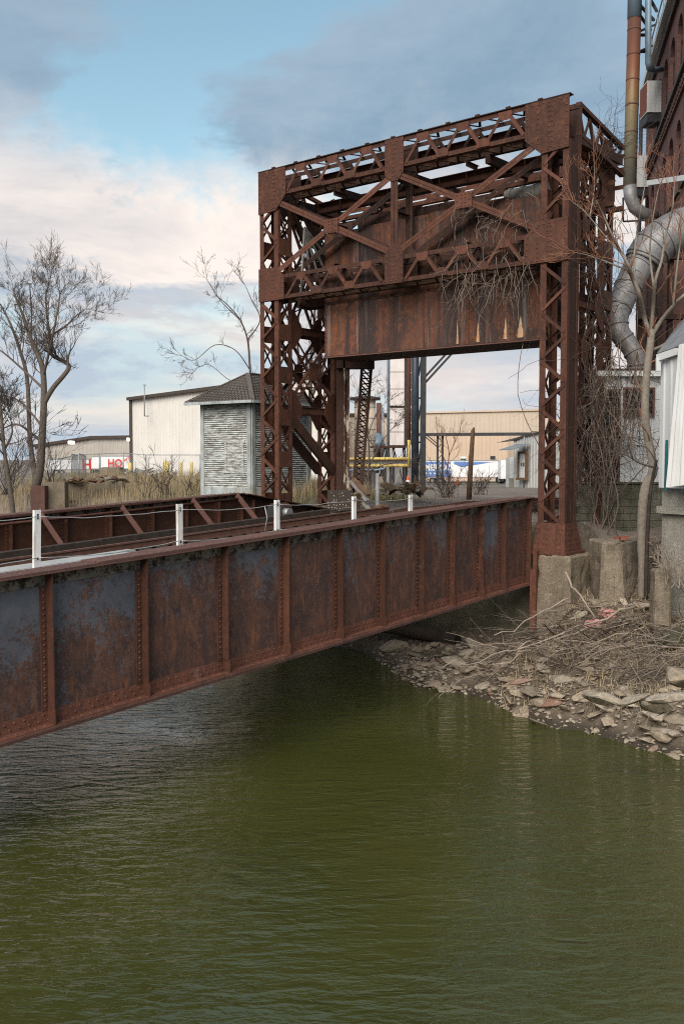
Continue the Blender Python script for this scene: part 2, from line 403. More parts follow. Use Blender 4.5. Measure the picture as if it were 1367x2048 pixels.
def duct():
    g = G('duct_metal'); n = g.noise(2.5, 7, .7); r = g.noise(1.3, 7, .75, g.co('Object', (1, 1, .4), loc=(3, 1, 9)))
    col = g.mix(g.ramp(n, [(.3, 0), (.7, 1)]), (.27, .27, .27), (.16, .16, .165))
    col = g.mix(g.ramp(r, [(.48, 0), (.66, .75)]), col, (.13, .085, .065))
    g.set('Base Color', col).set('Roughness', .55).set('Metallic', .35); g.bump(g.noise(6, 4), .35, .05)
duct()
def stack():
    g = G('stack_metal'); z = g.sep(g.tc.outputs['Generated'])[2]
    n = g.noise(1.5, 7, .7, g.co('Object', (3, 3, .25)))
    h = g.math('ADD', z, g.math('MULTIPLY', g.math('SUBTRACT', n, .5), .25))
    col = g.ramp(h, [(.0, (.24, .235, .2)), (.22, (.26, .235, .16)), (.5, (.22, .15, .075)), (.7, (.16, .065, .035)), (.95, (.11, .05, .035))])
    g.set('Base Color', col).set('Roughness', .55).set('Metallic', .2)
stack()
simple('stack_blue', (.20, .27, .33), (.15, .21, .26), 3, .45, .2, .05)
def brick():
    g = G('brick_wall'); b = g.N.new('ShaderNodeTexBrick'); uv = g.N.new('ShaderNodeUVMap'); g.L.new(uv.outputs[0], b.inputs[0])
    b.inputs['Color1'].default_value = (.20, .078, .060, 1); b.inputs['Color2'].default_value = (.12, .052, .044, 1)
    b.inputs['Mortar'].default_value = (.16, .12, .11, 1); b.inputs['Scale'].default_value = 1
    b.inputs['Brick Width'].default_value = .22; b.inputs['Row Height'].default_value = .075; b.inputs['Mortar Size'].default_value = .008
    n = g.noise(.8, 7, .7); col = g.mix(g.ramp(n, [(.4, 0), (.7, .6)]), b.outputs[0], (.075, .045, .045))
    col = g.mix(g.ramp(g.noise(1.4, 8, .75, g.co('Object', (1.5, 1.5, .5), loc=(4, 4, 4))), [(.58, 0), (.75, .55)]), col, (.25, .2, .19))
    g.set('Base Color', col).set('Roughness', .92); g.bump(b.outputs[1], -.4, .01)
brick()
def ground_mat():
    g = G('ground_soil'); n = g.noise(.8, 10, .7); n2 = g.noise(7, 8, .75); n3 = g.noise(34, 5, .7)
    v = g.N.new('ShaderNodeTexVoronoi'); v.inputs['Scale'].default_value = 16; g.L.new(g.tc.outputs['Object'], v.inputs[0])
    col = g.mix(g.ramp(n, [(.3, 0), (.7, 1)]), (.13, .10, .072), (.22, .175, .125))
    col = g.mix(g.ramp(n2, [(.45, 0), (.7, .9)]), col, (.045, .033, .026))
    col = g.mix(g.ramp(n3, [(.56, 0), (.72, .7)]), col, (.28, .24, .2))
    col = g.mix(g.ramp(v.outputs[0], [(.08, .6), (.2, 0)]), col, (.30, .27, .235))
    geo = g.N.new('ShaderNodeNewGeometry'); zz = g.sep(geo.outputs['Position'])[2]; wz = g.math('ADD', zz, g.math('MULTIPLY', g.math('SUBTRACT', n2, .5), .25))
    wet = g.ramp(wz, [(.06, 1), (.22, 0)]); col = g.mix(g.math('MULTIPLY', wet, .75), col, (.03, .024, .016))
    g.set('Base Color', col).set('Roughness', g.ramp(wet, [(0, .97), (1, .35)])); g.bump(g.math('ADD', n2, n3), .8, .05)
ground_mat()
def gravel_mat():
    g = G('yard_gravel'); n = g.noise(.25, 8, .7); n2 = g.noise(5, 8, .75)
    col = g.mix(g.ramp(n, [(.35, 0), (.65, 1)]), (.23, .19, .16), (.15, .115, .095))
    col = g.mix(g.ramp(n2, [(.5, 0), (.72, .7)]), col, (.08, .06, .05))
    col = g.mix(g.ramp(g.noise(.13, 6, .6, g.co('Object', loc=(20, 5, 1))), [(.56, 0), (.64, .6)]), col, (.10, .12, .045))
    g.set('Base Color', col).set('Roughness', .97); g.bump(n2, .6, .04)
gravel_mat()
def stone_mat():
    g = G('stone'); n = g.noise(5, 8, .7); c = g.rnd()
    base = g.ramp(c, [(0, (.32, .25, .175)), (.25, (.44, .35, .255)), (.5, (.25, .20, .145)), (.75, (.50, .42, .32)), (.93, (.38, .32, .25)), (1, (.27, .12, .08))])
    col = g.mix(g.ramp(n, [(.35, .7), (.65, 0)]), base, (.085, .07, .052))
    g.set('Base Color', col).set('Roughness', .92); g.bump(g.noise(30, 6, .7), .5, .015)
stone_mat()
simple('rubble_pale', (.40, .34, .265), (.20, .165, .125), 2.5, .95, bump=.5, bs=30)
simple('rubble', (.30, .26, .21), (.14, .115, .09), 3.5, .95, bump=.5, bs=30)
def water_mat():
    g = G('river_water')
    mu = g.noise(.25, 4, .5); col = g.mix(g.ramp(mu, [(.35, 0), (.65, 1)]), (.038, .043, .009), (.052, .055, .013))
    g.set('Base Color', col).set('Roughness', .03).set('IOR', 1.7).set('Specular IOR Level', .5)
    a = g.noise(1.0, 1, .4, g.co('Object', (1.5, 4.4, 1), (0, 0, rad(-14))), .8)
    b = g.noise(1.0, 2, .45, g.co('Object', (5, 13, 1), (0, 0, rad(-26))), .8)
    c = g.noise(1.0, 2, .5, g.co('Object', (14, 30, 1), (0, 0, rad(-2))), .6)
    h = g.math('ADD', g.math('MULTIPLY', a, .050), g.math('MULTIPLY', b, .022)); h = g.math('ADD', h, g.math('MULTIPLY', c, .006))
    amp = g.ramp(g.noise(.22, 3, .5, g.co('Object', loc=(3, 1, 0))), [(.38, .35), (.62, 1.2)])
    g.bump(g.math('MULTIPLY', h, amp), 1.0, 1.0)
water_mat()

# ------------------------------------------------------------------ ground, river
def lerp(xs, x):
    if x <= xs[0][0]: return xs[0][1]
    for (a, b), (c, d) in zip(xs, xs[1:]):
        if x <= c: return b+(d-b)*(x-a)/(c-a)
    return xs[-1][1]
WL = [(-300, -9), (-40, -8), (-8, -5.6), (-4.8, -5.0), (-3.9, -4.95), (-2.8, -4.5), (-2.1, -4.7), (.2, -3.56), (1.9, -3.5),
      (4.2, -1.9), (5.4, -1.1), (6.5, -1.2), (9, -1.0), (12, -.6), (14, .2), (18, 2.2), (30, 2.8), (60, 4), (300, 10)]
def smooth(a, b, x):
    k = max(0, min(1, (x-a)/(b-a))); return k*k*(3-2*k)
def ground_z(p):
    s, t = st(p); d = s - lerp(WL, t)
    right = lerp([(-8, -3), (-1, -.45), (0, 0), (.3, .38), (.9, .72), (2.2, 1.1), (4, 1.75), (5, 2.0), (6.5, 2.8), (9, 3.3)], d)
    under = lerp([(-8, -3), (-1, -.45), (0, 0), (.5, .28), (1.5, .5), (4.5, .8)], d) if s < .62 else 3.5
    left = lerp([(-8, -3), (-1, -.45), (0, 0), (.6, 1.2), (1.5, 2.7), (2.5, 3.4), (6, 3.85)], d)
    a = smooth(-.4, .5, t); b = smooth(11.0, 12.5, t)
    z = right*(1-a) + (under*(1-b)+left*b)*a
    k = p.x/max(p.y, 5); far_l = 3.9-max(0, p.y-40)*.0085
    far_l = max(far_l, 2.2)
    far_r = lerp([(30, 3.55), (60, 3.3), (130, 1.8), (4000, 1.8)], p.y)
    w = smooth(-.10, .02, k); far = far_l*(1-w)+far_r*w
    m = smooth(4.5, 10, d)
    if s > .62: z = z*(1-m)+far*m
    amp = .10*smooth(-.5, .5, d)*(1-smooth(30, 80, p.y))
    z += amp*(mn.noise(V((p.x*.9, p.y*.9, 0)))*1.1 + mn.noise(V((p.x*2.7, p.y*2.7, 4)))*.55)
    return z
def make_ground():
    def knots(lo, hi, st_, far_lo, far_hi):
        k = []; x = lo
        while x < hi: k.append(x); x += st_
        d = st_
        while k[-1] < far_hi: d *= 1.16; k.append(k[-1]+d)
        d = st_; pre = []; x = lo
        while x > far_lo: d *= 1.16; x -= d; pre.append(x)
        return pre[::-1]+k
    ss = knots(-7, 10, .22, -16, 2200); ts = knots(-9, 15, .22, -1500, 1500)
    mb = MB(); vs = []
    for s in ss:
        for t in ts:
            p = B(s, t, 0); p.z = ground_z(p); vs.append(p)
    n = len(ts); fs = []; mi = []
    for i in range(len(ss)-1):
        for j in range(n-1):
            fs.append((i*n+j, (i+1)*n+j, (i+1)*n+j+1, i*n+j+1)); mi.append(1 if ss[i] > 2.2 and ts[j] > -3 else 0)
    mb.add(vs, [f[::-1] for f in fs], True)
    me = mb.mesh('ground'); me.materials.append(MAT['ground_soil']); me.materials.append(MAT['yard_gravel'])
    me.polygons.foreach_set('material_index', mi)
    return mk('ground', me, None, kind='structure')
ground = make_ground()
wm = MB(); wm.add([(-600, -60, 0), (600, -60, 0), (600, 600, 0), (-600, 600, 0)], [(0, 1, 2, 3)])
mk('water', wm, 'river_water', kind='structure')

# ------------------------------------------------------------------ girder bridge
GR = .0434
UG = U + Z*GR
def GP(s, t, z): return B(s, t, z+GR*s)
def gbox(mb, s0, s1, t0, t1, z0, z1):
    return mb.boxax(GP((s0+s1)/2, (t0+t1)/2, (z0+z1)/2), UG*((s1-s0)/2), T*((t1-t0)/2), Z*((z1-z0)/2))
bridge = empty('girder_bridge', B(-8, 5, 1.7), 'rusty riveted plate girder railway bridge crossing the green river to the portal', 'bridge')
STIFF = [-23.9, -22.2, -20.5, -18.9, -17.2, -15.6, -13.94, -12.29, -10.62, -9.14, -7.64, -6.31, -4.94, -3.75, -2.54, -1.52, -.28]
def girder(tw, s_end, name, dark, lab):
    e = mk(name, gbox(MB(), -24.2, s_end, tw-.22, tw+.22, 4.25, 4.272), 'rust_flange' if not dark else 'rust', bridge, lab)
    st_ = [x for x in STIFF if x <= s_end+.01]
    if s_end-st_[-1] > .3: st_.append(s_end-.02)
    web = 'girder_web' if not dark else 'rust_plate'; zb = 2.07 if not dark else 2.95; zo = zb-2.07
    for a, b in zip(st_, st_[1:]): mk('web_panel', gbox(MB(), a+.003, b-.003, tw-.012, tw+.012, zb+.10, 4.235), web, e)
    # cover plates of slightly different lengths
    mk('cover_plate', gbox(MB(), -24.2, s_end-.9, tw-.215, tw+.215, 4.274, 4.294), 'rust_flange', e)
    mk('cover_plate', gbox(MB(), -13.2, s_end-3.1, tw-.21, tw+.21, 4.296, 4.313), 'rust_flange', e)
    m = MB(); gbox(m, -24.2, s_end, tw-.22, tw+.22, zo+2.112, zo+2.14); gbox(m, -24.2, s_end-1.2, tw-.213, tw+.213, zo+2.09, zo+2.11); gbox(m, -24.2, s_end-3.2, tw-.207, tw+.207, zo+2.07, zo+2.088)
    mk('bottom_flange', m, 'rust_flange', e)
    for a, b in zip(st_, st_[1:]):
        m = MB(); gbox(m, a+.02, b-.11, tw-.034, tw-.014, 4.075, 4.248); mk('top_angle', m, 'dusty_angle', e)
    m = MB(); gbox(m, -24.2, s_end, tw-.034, tw-.014, zo+2.142, zo+2.335); gbox(m, -24.2, s_end, tw-.20, tw-.036, zo+2.142, zo+2.158); mk('bottom_angle', m, 'rust_red', e)
    for x in st_:
        m = MB(); j = R.uniform(-.01, .01)
        # outstanding leg, its foot bent outwards over the flange angle
        for (z0, z1, t0, t1) in ((zo+2.36, 4.24, -.175, -.03), (zo+2.16, zo+2.36, -.205, -.036)):
            gbox(m, x-.010+j*(z0 < 2.3), x+.010+j*(z0 < 2.3), tw+t0, tw+t1, z0, z1)
        gbox(m, x-.105, x-.0105, tw-.042, tw-.014, zo+2.34, 4.07)
        gbox(m, x-.012, x+.012, tw+.014, tw+.16, zo+2.16, 4.24)
        mk('stiffener', m, 'rust_plate' if R.random() < .5 else 'rust', e)
    rv = MB(); n = -T; vis0 = -16.5
    s = vis0
    while s < s_end-.05:
        rv.rivet(GP(s, tw-.13, 4.313 if s > -13.2 and s < s_end-3.1 else 4.294), Z, .022); rv.rivet(GP(s+.07, tw+.09, 4.313 if s > -13.2 and s < s_end-3.1 else 4.294), Z, .022)
        rv.rivet(GP(s, tw-.034, zo+2.205), n, .019); rv.rivet(GP(s+.075, tw-.034, zo+2.285), n, .019); rv.rivet(GP(s+.03, tw-.13, zo+2.158), Z, .022)
        rv.rivet(GP(s+.1, tw-.034, 4.15), n, .017)
        s += .15
    for x in st_:
        if x < vis0: continue
        z = zo+2.4
        while z < 4.05: rv.rivet(GP(x-.06, tw-.042, z), n, .018); z += .085
    mk('rivets', rv, 'rust_flange', e, kind='stuff')
    return e
girder(.92, -.2, 'plate_girder', False, 'near plate girder with flaking blue grey paint')
girder(9.5, -1.6, 'plate_girder', True, 'far plate girder with knee braces')
for x in STIFF[4:]:
    m = MB(); gbox(m, x-.14, x+.14, .95, 9.45, 2.95, 2.98); gbox(m, x-.012, x+.012, .95, 9.45, 2.98, 3.3); gbox(m, x-.14, x+.14, .95, 9.45, 3.3, 3.33)
    mk('floor_beam', m, 'rust_dark', bridge)
for t in (3.2, 4.3, 5.7, 6.8):
    mk('stringer', gbox(MB(), -24, -.3, t-.13, t+.13, 3.335, 3.445), 'rust_dark', bridge)
s = -18.0
while s < -.3:
    j = R.uniform(-.04, .04); mk('tie', gbox(MB(), s-.11, s+.11, 2.75+j, 7.25+j, 3.45, 3.65), 'wood_dark', bridge); s += .46
for t in (4.28, 5.72):
    m = MB(); gbox(m, -24, .6, t-.035, t+.035, 3.79, 3.825); gbox(m, -24, .6, t-.010, t+.010, 3.665, 3.79); gbox(m, -24, .6, t-.065, t+.065, 3.652, 3.665)
    mk('rail', m, 'asphalt_rail', bridge)
for t, z, w, h in ((3.0, 3.652, .2, .15), (7.0, 3.652, .2, .15)):
    s = -20
    while s < -1: L_ = R.uniform(3, 4.5); mk('guard_timber', gbox(MB(), s, min(s+L_-.03, -.6), t-w/2, t+w/2, z, z+h+R.uniform(-.015, .015)), 'wood_dark', bridge); s += L_
for k, t in enumerate((1.42, 1.66, 1.9, 2.14)):
    s = -19 - k*.7
    while s < -12: L_ = R.uniform(3, 5); mk('walkway_plank', gbox(MB(), s, min(s+L_, -12.2+.25*k)-.02, t-.11, t+.11, 4.16, 4.20+R.uniform(-.004, .004)), 'plank_pale', bridge); s += L_
for s in (-18, -15, -12.6): mk('walkway_bracket', gbox(MB(), s-.05, s+.05, 1.0, 2.8, 3.96, 4.155), 'rust_dark', bridge)
for s in (-13.4, -10.9, -8.35, -6.0, -3.6, -1.9):                # knee braces leaning against the far girder
    m = MB(); a = GP(s, 9.30, 4.2); b = GP(s+.04, 8.2, 3.2); m.angle(a, b, .15, .018, U, Z); mk('knee_brace', m, 'rust_flange', bridge)
m = MB(); m.tube([GP(-20, 9.2, 4.12), GP(-8, 9.2, 4.12), GP(-1.8, 9.2, 4.14)], .035, 8); mk('conduit', m, 'rust_red', bridge)
# sloping end of the far girder with its riveted cap plate
m = MB(); pts = [GP(-1.55, 9.45, 4.24), GP(-1.55, 9.45, 2.3), B(2.2, 9.45, 2.3), B(2.2, 9.45, 3.55)]; m.plate(pts, .02)
m.beam(GP(-1.6, 9.36, 4.25), B(2.2, 9.36, 3.57), .42, .03, Z); mk('end_plate', m, 'rust_dark', bridge)
for k in range(5):
    s = -1.2+k*.75; zt = 4.1-(s+1.6)*.19; mk('stiffener', MB().bbox(s-.01, s+.01, 9.28, 9.42, 2.4, zt-.02), 'rust', bridge)

# white posts with wires along the near girder
rail_ = empty('wire_railing', B(-8, 1.22, 3.9), 'white metal posts strung with sagging wires along the near girder', 'railing')
PX = [(75, 1020, 1133), (360, 1008, 1088), (555, 1000, 1060), (709, 993, 1034), (822, 990, 1018)]
tops = []; mids = []
def on_line(px, t):
    k = (px-683.5)/F_PX; a = O+T*t; return (k*a.y-a.x)/(U.x-k*U.y)
for px, y0, y1 in PX:
    s = on_line(px, 1.24); base = B(s, 1.24, 0); zt = at(px, y0, base.y).z; zb = GR*s+3.94
    m = MB(); q = U*.01; w = .05 if px != 709 else .048
    top = B(s, 1.24, zt); bot = B(s-.03*(px == 75), 1.24, zb)
    m.beam(bot, top, w*2, .006, T); m.beam(bot+U*w+T*.02, top+U*w+T*.02, .006, .045, T); m.beam(bot-U*w+T*.02, top-U*w+T*.02, .006, .045, T)
    po = mk('post', m, 'post_white', rail_)
    h = MB()
    for f in (.94, .90, .40): p = bot.lerp(top, f)-T*.005; h.beam(p-U*.012, p+U*.012, .004, .028, Z)
    mk('bolt_slots', h, 'black_steel', po, kind='stuff')
    tops.append(bot.lerp(top, .92)); mids.append(bot.lerp(top, .42))
def sag(a, b, d, n=14): return [a.lerp(b, i/n)-Z*(d*4*(i/n)*(1-i/n)) + Z*mn.noise(a.lerp(b, i/n)*2.3)*.02 for i in range(n+1)]
for arr, dz in ((tops, .05), (mids, .06)):
    arr = [arr[0]+(arr[0]-arr[1])*1.3-Z*.02]+arr
    if arr[1] is mids[0]: arr = arr[:5]
    for a, b in zip(arr, arr[1:]): mk('wire', MB().tube(sag(a-T*.03, b-T*.03, dz), .0065, 5), 'wire_metal', rail_)
p = tops[1].lerp(tops[2], .84); q = mids[1].lerp(mids[2], .84); mk('wire_tie', MB().tube([p-T*.03-Z*.03, p.lerp(q, .5)-T*.05+U*.04, q-T*.03], .009, 5), 'wire_metal', rail_)

# ------------------------------------------------------------------ steel portal
PW, ZT, ZL = 10.17, 13.84, 9.99
portal = empty('steel_portal', B(1.6, 5.1, 2.9), 'tall rusted riveted steel portal frame of a lift bridge straddling the track', 'bridge portal')
NF = -U                                                       # outward normal of the front face
def gusset(pts_tz, s, par, m='rust', th=.016, riv=True, step=.14, label=None):
    """plate in a plane of constant s, points (t, z); rivets along its border and a middle row"""
    pts = [B(s, t, z) for t, z in pts_tz]
    mb = MB(); mb.plate(pts, th)
    # make sure it extrudes backwards
    o = mk('gusset_plate', mb, m, par, label)
    if riv:
        rv = MB(); c = sum((V((t, z)) for t, z in pts_tz), V((0, 0)))/len(pts_tz)
        for (a, b) in zip(pts_tz, pts_tz[1:]+pts_tz[:1]):
            a = V(a); b = V(b); a2 = a+(c-a).normalized()*.09; b2 = b+(c-b).normalized()*.09; n = max(1, int((b2-a2).length/step))
            for i in range(n): q = a2.lerp(b2, i/n); rv.rivet(B(s-.002, q.x, q.y), NF, .027)
        lo = min(z for _, z in pts_tz); hi = max(z for _, z in pts_tz); z = lo+.12
        t0 = min(t for t, _ in pts_tz); t1 = max(t for t, _ in pts_tz)
        for tt in ((t0*.5+t1*.5-.05, t0*.5+t1*.5+.05) if t1-t0 < .8 else (t0*.62+t1*.38, t0*.55+t1*.45, t0*.3+t1*.7)):
            z = lo+.14
            while z < hi-.1: rv.rivet(B(s-.002, tt+R.uniform(-.006, .006), z), NF, .026); z += .12
        mk('rivets', rv, 'rust_red', par, kind='stuff')
    return o
def orient(pts_tz):                                            # order so that the plate normal points to the front
    ps = [B(0, t, z) for t, z in pts_tz]; n = V((0, 0, 0))
    for i in range(len(ps)): n += (ps[i]-ps[0]).cross(ps[(i+1) % len(ps)]-ps[0])
    return pts_tz if n.dot(NF) > 0 else pts_tz[::-1]
def bar(par, a, b, w=.09, out=NF, m='rust', name='lacing_bar', th=.014):
    mb = MB(); n = (b-a).normalized(); up = out.cross(n); mb.angle(a, b, w, th, up, -out); return mk(name, mb, m, par)

def chord(s, z0, z1, front, par_label=None, mat='rust'):
    """laced chord between z0 and z1 at plane s: two double angles and a W of lacing bars in each half"""
    m = MB()
    for z, sg in ((z1, -1), (z0, 1)):
        m.bbox(s, s+.016, .05, PW-.05, min(z, z+sg*.11), max(z, z+sg*.11)); m.bbox(s+.016, s+.13, .05, PW-.05, z-.008 if sg > 0 else z-.008, z+.008)
    ch = mk('chord', m, mat, portal, par_label)
    for t0, t1 in ((1.12, 4.82), (5.45, 9.12)):
        n = 6; dt = (t1-t0)/n
        for i in range(n):
            za, zb = (z0+.08, z1-.08) if i % 2 == 0 else (z1-.08, z0+.08)
            a = B(s-.012, t0+dt*i+(.1 if i % 2 == 0 else .08), za); b = B(s-.012, t0+dt*(i+1)-.08, zb); bar(ch, a, b, .085, m='rust_red' if R.random() < .3 else mat)
            if i % 2 == 0:
                tc = t0+dt*(i+1); gusset(orient([(tc-.19, z1-.02), (tc+.19, z1-.02), (tc+.19, z1-.14), (tc+.10, z1-.23), (tc-.10, z1-.23), (tc-.19, z1-.14)]), s-.028, ch, 'rust_red' if front else mat, .014, False)
            elif i < n-1:
                tc = t0+dt*(i+1); gusset(orient([(tc-.19, z0+.02), (tc+.19, z0+.02), (tc+.19, z0+.14), (tc+.10, z0+.23), (tc-.10, z0+.23), (tc-.19, z0+.14)]), s-.028, ch, mat, .014, False)
    if front:
        rv = MB(); t = .2
        while t < PW-.2:
            rv.rivet(B(s-.001, t, z1-.06), NF, .015); rv.rivet(B(s-.001, t+.05, z0+.06), NF, .015); t += .16
        mk('rivets', rv, mat, ch, kind='stuff')
    return ch
SD = .62                                                       # depth of the front box truss and of each leg
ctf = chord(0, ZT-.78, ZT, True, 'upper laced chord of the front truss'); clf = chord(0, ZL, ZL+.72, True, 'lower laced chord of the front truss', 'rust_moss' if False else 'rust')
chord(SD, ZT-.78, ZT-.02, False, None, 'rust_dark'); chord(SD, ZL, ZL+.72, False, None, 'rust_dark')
# horizontal lacing below and on top of the two chords
for z, mt in ((ZT+.004, 'rust_dark'), (ZT-.80, 'rust_moss'), (ZL-.012, 'rust_moss'), (ZL+.735, 'rust_dark')):
    m = MB(); n = 26
    for i in range(n):
        t0 = .9+i*(PW-1.8)/n; t1 = t0+(PW-1.8)/n
        a, b = (B(.05, t0, z), B(SD, t1, z)) if i % 2 else (B(SD, t0, z), B(.05, t1, z)); m.beam(a, b, .07, .012, Z)
    mk('lateral_lacing', m, mt, portal, kind='stuff')
mk('top_cap', MB().bbox(-.05, .14, -.03, PW+.03, ZT+.012, ZT+.034), 'rust_dark', portal)
for k in range(11): mk('cap_bolt', MB().bbox(-.06, .0, .7+k*.88, .82+k*.88, ZT+.034, ZT+.07), 'rust_dark', portal)
# big corner, middle and X-centre gussets
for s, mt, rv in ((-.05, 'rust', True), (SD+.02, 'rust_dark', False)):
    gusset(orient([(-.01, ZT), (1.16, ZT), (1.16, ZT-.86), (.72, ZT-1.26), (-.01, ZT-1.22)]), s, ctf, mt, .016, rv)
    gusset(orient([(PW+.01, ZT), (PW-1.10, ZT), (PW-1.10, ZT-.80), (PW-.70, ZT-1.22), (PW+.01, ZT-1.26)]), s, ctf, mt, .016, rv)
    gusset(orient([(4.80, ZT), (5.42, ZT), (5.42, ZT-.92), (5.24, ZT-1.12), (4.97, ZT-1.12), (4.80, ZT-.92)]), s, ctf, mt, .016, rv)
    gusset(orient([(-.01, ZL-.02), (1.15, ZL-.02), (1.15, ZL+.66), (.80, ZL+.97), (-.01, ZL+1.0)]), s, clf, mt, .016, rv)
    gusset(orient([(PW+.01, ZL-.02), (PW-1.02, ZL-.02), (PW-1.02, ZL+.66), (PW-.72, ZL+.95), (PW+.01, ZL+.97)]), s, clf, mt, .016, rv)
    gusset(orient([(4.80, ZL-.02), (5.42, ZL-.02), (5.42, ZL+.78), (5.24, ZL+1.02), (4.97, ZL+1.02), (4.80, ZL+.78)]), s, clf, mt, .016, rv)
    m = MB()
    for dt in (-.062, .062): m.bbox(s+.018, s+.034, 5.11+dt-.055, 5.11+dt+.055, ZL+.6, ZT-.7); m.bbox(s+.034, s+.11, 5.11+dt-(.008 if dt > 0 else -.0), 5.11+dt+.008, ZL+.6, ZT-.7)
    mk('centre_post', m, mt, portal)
    for ta, tb in ((.85, 4.95), (PW-.80, 5.27)):
        zu, zd = ZT-1.0, ZL+.85; tm = (ta+tb)/2; zm = (zu+zd)/2
        for (a, b) in (((ta, zu), (tb, zd)), ((ta, zd), (tb, zu))):
            pa = B(s+.03, *a); pb = B(s+.03, *b); m = MB(); n = (pb-pa).normalized(); up = NF.cross(n)
            for sg in (-1, 1): m.beam(pa+up*(.043*sg), pb+up*(.043*sg), .075, .014, NF)
            m.beam(pa+up*.08*(1 if (up.z > 0) else -1)+U*.05, pb+up*.08*(1 if (up.z > 0) else -1)+U*.05, .013, .09, NF)
            mk('diagonal', m, mt if R.random() < .7 else ('rust_red' if rv else mt), portal)
        gusset(orient([(tm-.26, zm-.20), (tm-.26, zm+.20), (tm+.26, zm+.20), (tm+.26, zm-.20)]), s-.018, ctf, 'rust_red' if rv else mt, .014, rv, .1)
for z in (ZT-1.0, (ZT+ZL)/2, ZL+.8):                          # cross ties between the two planes of the truss
    for t in (2.9, 5.1, 7.3):
        m = MB(); m.beam(B(.05, t, z), B(SD, t, z), .12, .014, Z); m.beam(B(.05, t, z-.06), B(SD, t, z-.06), .014, .12, Z); mk('cross_tie', m, 'rust_dark', portal)

def leg(s0, t0, z0, z1, name_lab, front=True, w=.73, outer_solid=False, mat='rust', yl=None):
    """four-angle laced column, corner at (s0, t0), growing towards +s and +t"""
    s1, t1 = s0+SD, t0+w; m = MB(); a = .12; th = .016
    for ss_, sg in ((s0, 1), (s1, -1)):
        for tt, tg in ((t0, 1), (t1, -1)):
            m.bbox(min(ss_, ss_+sg*th), max(ss_, ss_+sg*th), min(tt, tt+tg*a*1.35), max(tt, tt+tg*a*1.35), z0, z1)
            m.bbox(min(ss_+sg*th, ss_+sg*a), max(ss_+sg*th, ss_+sg*a), min(tt, tt+tg*th), max(tt, tt+tg*th), z0, z1)
    lg = mk('leg', m, mat, portal, name_lab)
    rv = MB()
    z = z0+.1
    while z < z1:
        rv.rivet(B(s0+.06, t0-.001, z), -T, .014); rv.rivet(B(s1-.06, t0-.001, z+.05), -T, .014)
        z += .16
    mk('rivets', rv, mat, lg, kind='stuff')
    if outer_solid: mk('side_web', MB().bbox(s0+.13, s1-.13, t0+.02, t0+.034, z0, z1), 'rust_dark', lg)
    # single lacing on front and back faces
    n = max(4, int(round((z1-z0)/.6))); dz = (z1-z0)/n
    for i in range(n):
        za, zb = z0+dz*i+.07, z0+dz*(i+1)-.02
        ta, tb = (t0+.06, t1-.06) if i % 2 == 0 else (t1-.06, t0+.06)
        bar(lg, B(s0-.012, ta, za), B(s0-.012, tb, zb), .075, m='rust_red' if R.random() < .25 else mat)
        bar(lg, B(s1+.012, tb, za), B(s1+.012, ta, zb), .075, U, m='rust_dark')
    # inner side face: batten plates with crossed bars between them; z of battens irregular
    z = z0+.15; k = 0
    while z < z1-.9:
        h = .5; m = MB(); m.bbox(s0+.02, s1-.02, t1+.002, t1+.016, z, z+h); mk('batten_plate', m, 'rust' if k % 2 else 'rust_red', lg)
        m = MB(); m.bbox(s0+.02, s1-.02, t0-.016, t0-.002, z, z+h)
        if not outer_solid: mk('batten_plate', m, mat, lg)
        for tt, o in ((t1-.004, T), (t0+.004, -T)):
            if o.dot(T) < 0 and outer_solid: continue
            bar(lg, B(s0+.06, tt, z+h), B(s1-.06, tt, z+h+.75), .06, o, m=mat); bar(lg, B(s1-.06, tt, z+h), B(s0+.06, tt, z+h+.75), .06, o, m=mat)
        z += h+.78; k += 1
    return lg
LEG0 = 3.5
leg(0, 0, LEG0, ZT-1.0, 'front leg nearest the brick building', True, .725, True)
leg(0, PW-.75, LEG0, ZT-1.0, 'front leg in front of the wooden hut', True, .75)
RZ = 13.15
leg(2.7, .32, 2.6, RZ, 'rear leg hung with vines', False, .66, mat='rust')
leg(2.7, PW-.70, LEG0, RZ, 'rear leg beside the wooden hut', False, .70)
# flared shoes and base plates
for t0, w in ((0, .725), (PW-.75, .75)):
    m = MB(); z0 = 2.93
    lo = [B(-.16, t0-.10, z0), B(-.16, t0+w+.06, z0), B(SD+.16, t0+w+.06, z0), B(SD+.16, t0-.10, z0)]
    hi = [B(-.02, t0-.02, LEG0+.12), B(-.02, t0+w+.02, LEG0+.12), B(SD+.02, t0+w+.02, LEG0+.12), B(SD+.02, t0-.02, LEG0+.12)]
    m.add(lo+hi, [(0,1,5,4)[::-1], (1,2,6,5)[::-1], (2,3,7,6)[::-1], (3,0,4,7)[::-1], (4,5,6,7)[::-1], (0,1,2,3)])
    m.bbox(-.22, SD+.22, t0-.16, t0+w+.1, 2.86, 2.93)
    for tt in (t0+.2, t0+.5): m.plate([B(-.17, tt-.01, z0), B(-.04, tt-.01, LEG0+.1), B(-.12, tt-.01, z0)], .02)
    mk('shoe', m, 'rust', portal)
    rv = MB()
    for zz in (3.0, 3.12, 3.24, 3.36, 3.48):
        k = (zz-z0)/(LEG0+.12-z0)
        for tt in (.05, .12, .42, .50, w-.08, w-.02): rv.rivet(B(-.16+.14*k-.003, t0+tt, zz), NF, .02)
        for s_ in (.05, .15, .3, .45, .55): rv.rivet(B(s_, t0-.1+.08*k-.003, zz), -T, .02)
    mk('rivets', rv, 'rust', portal, kind='stuff')

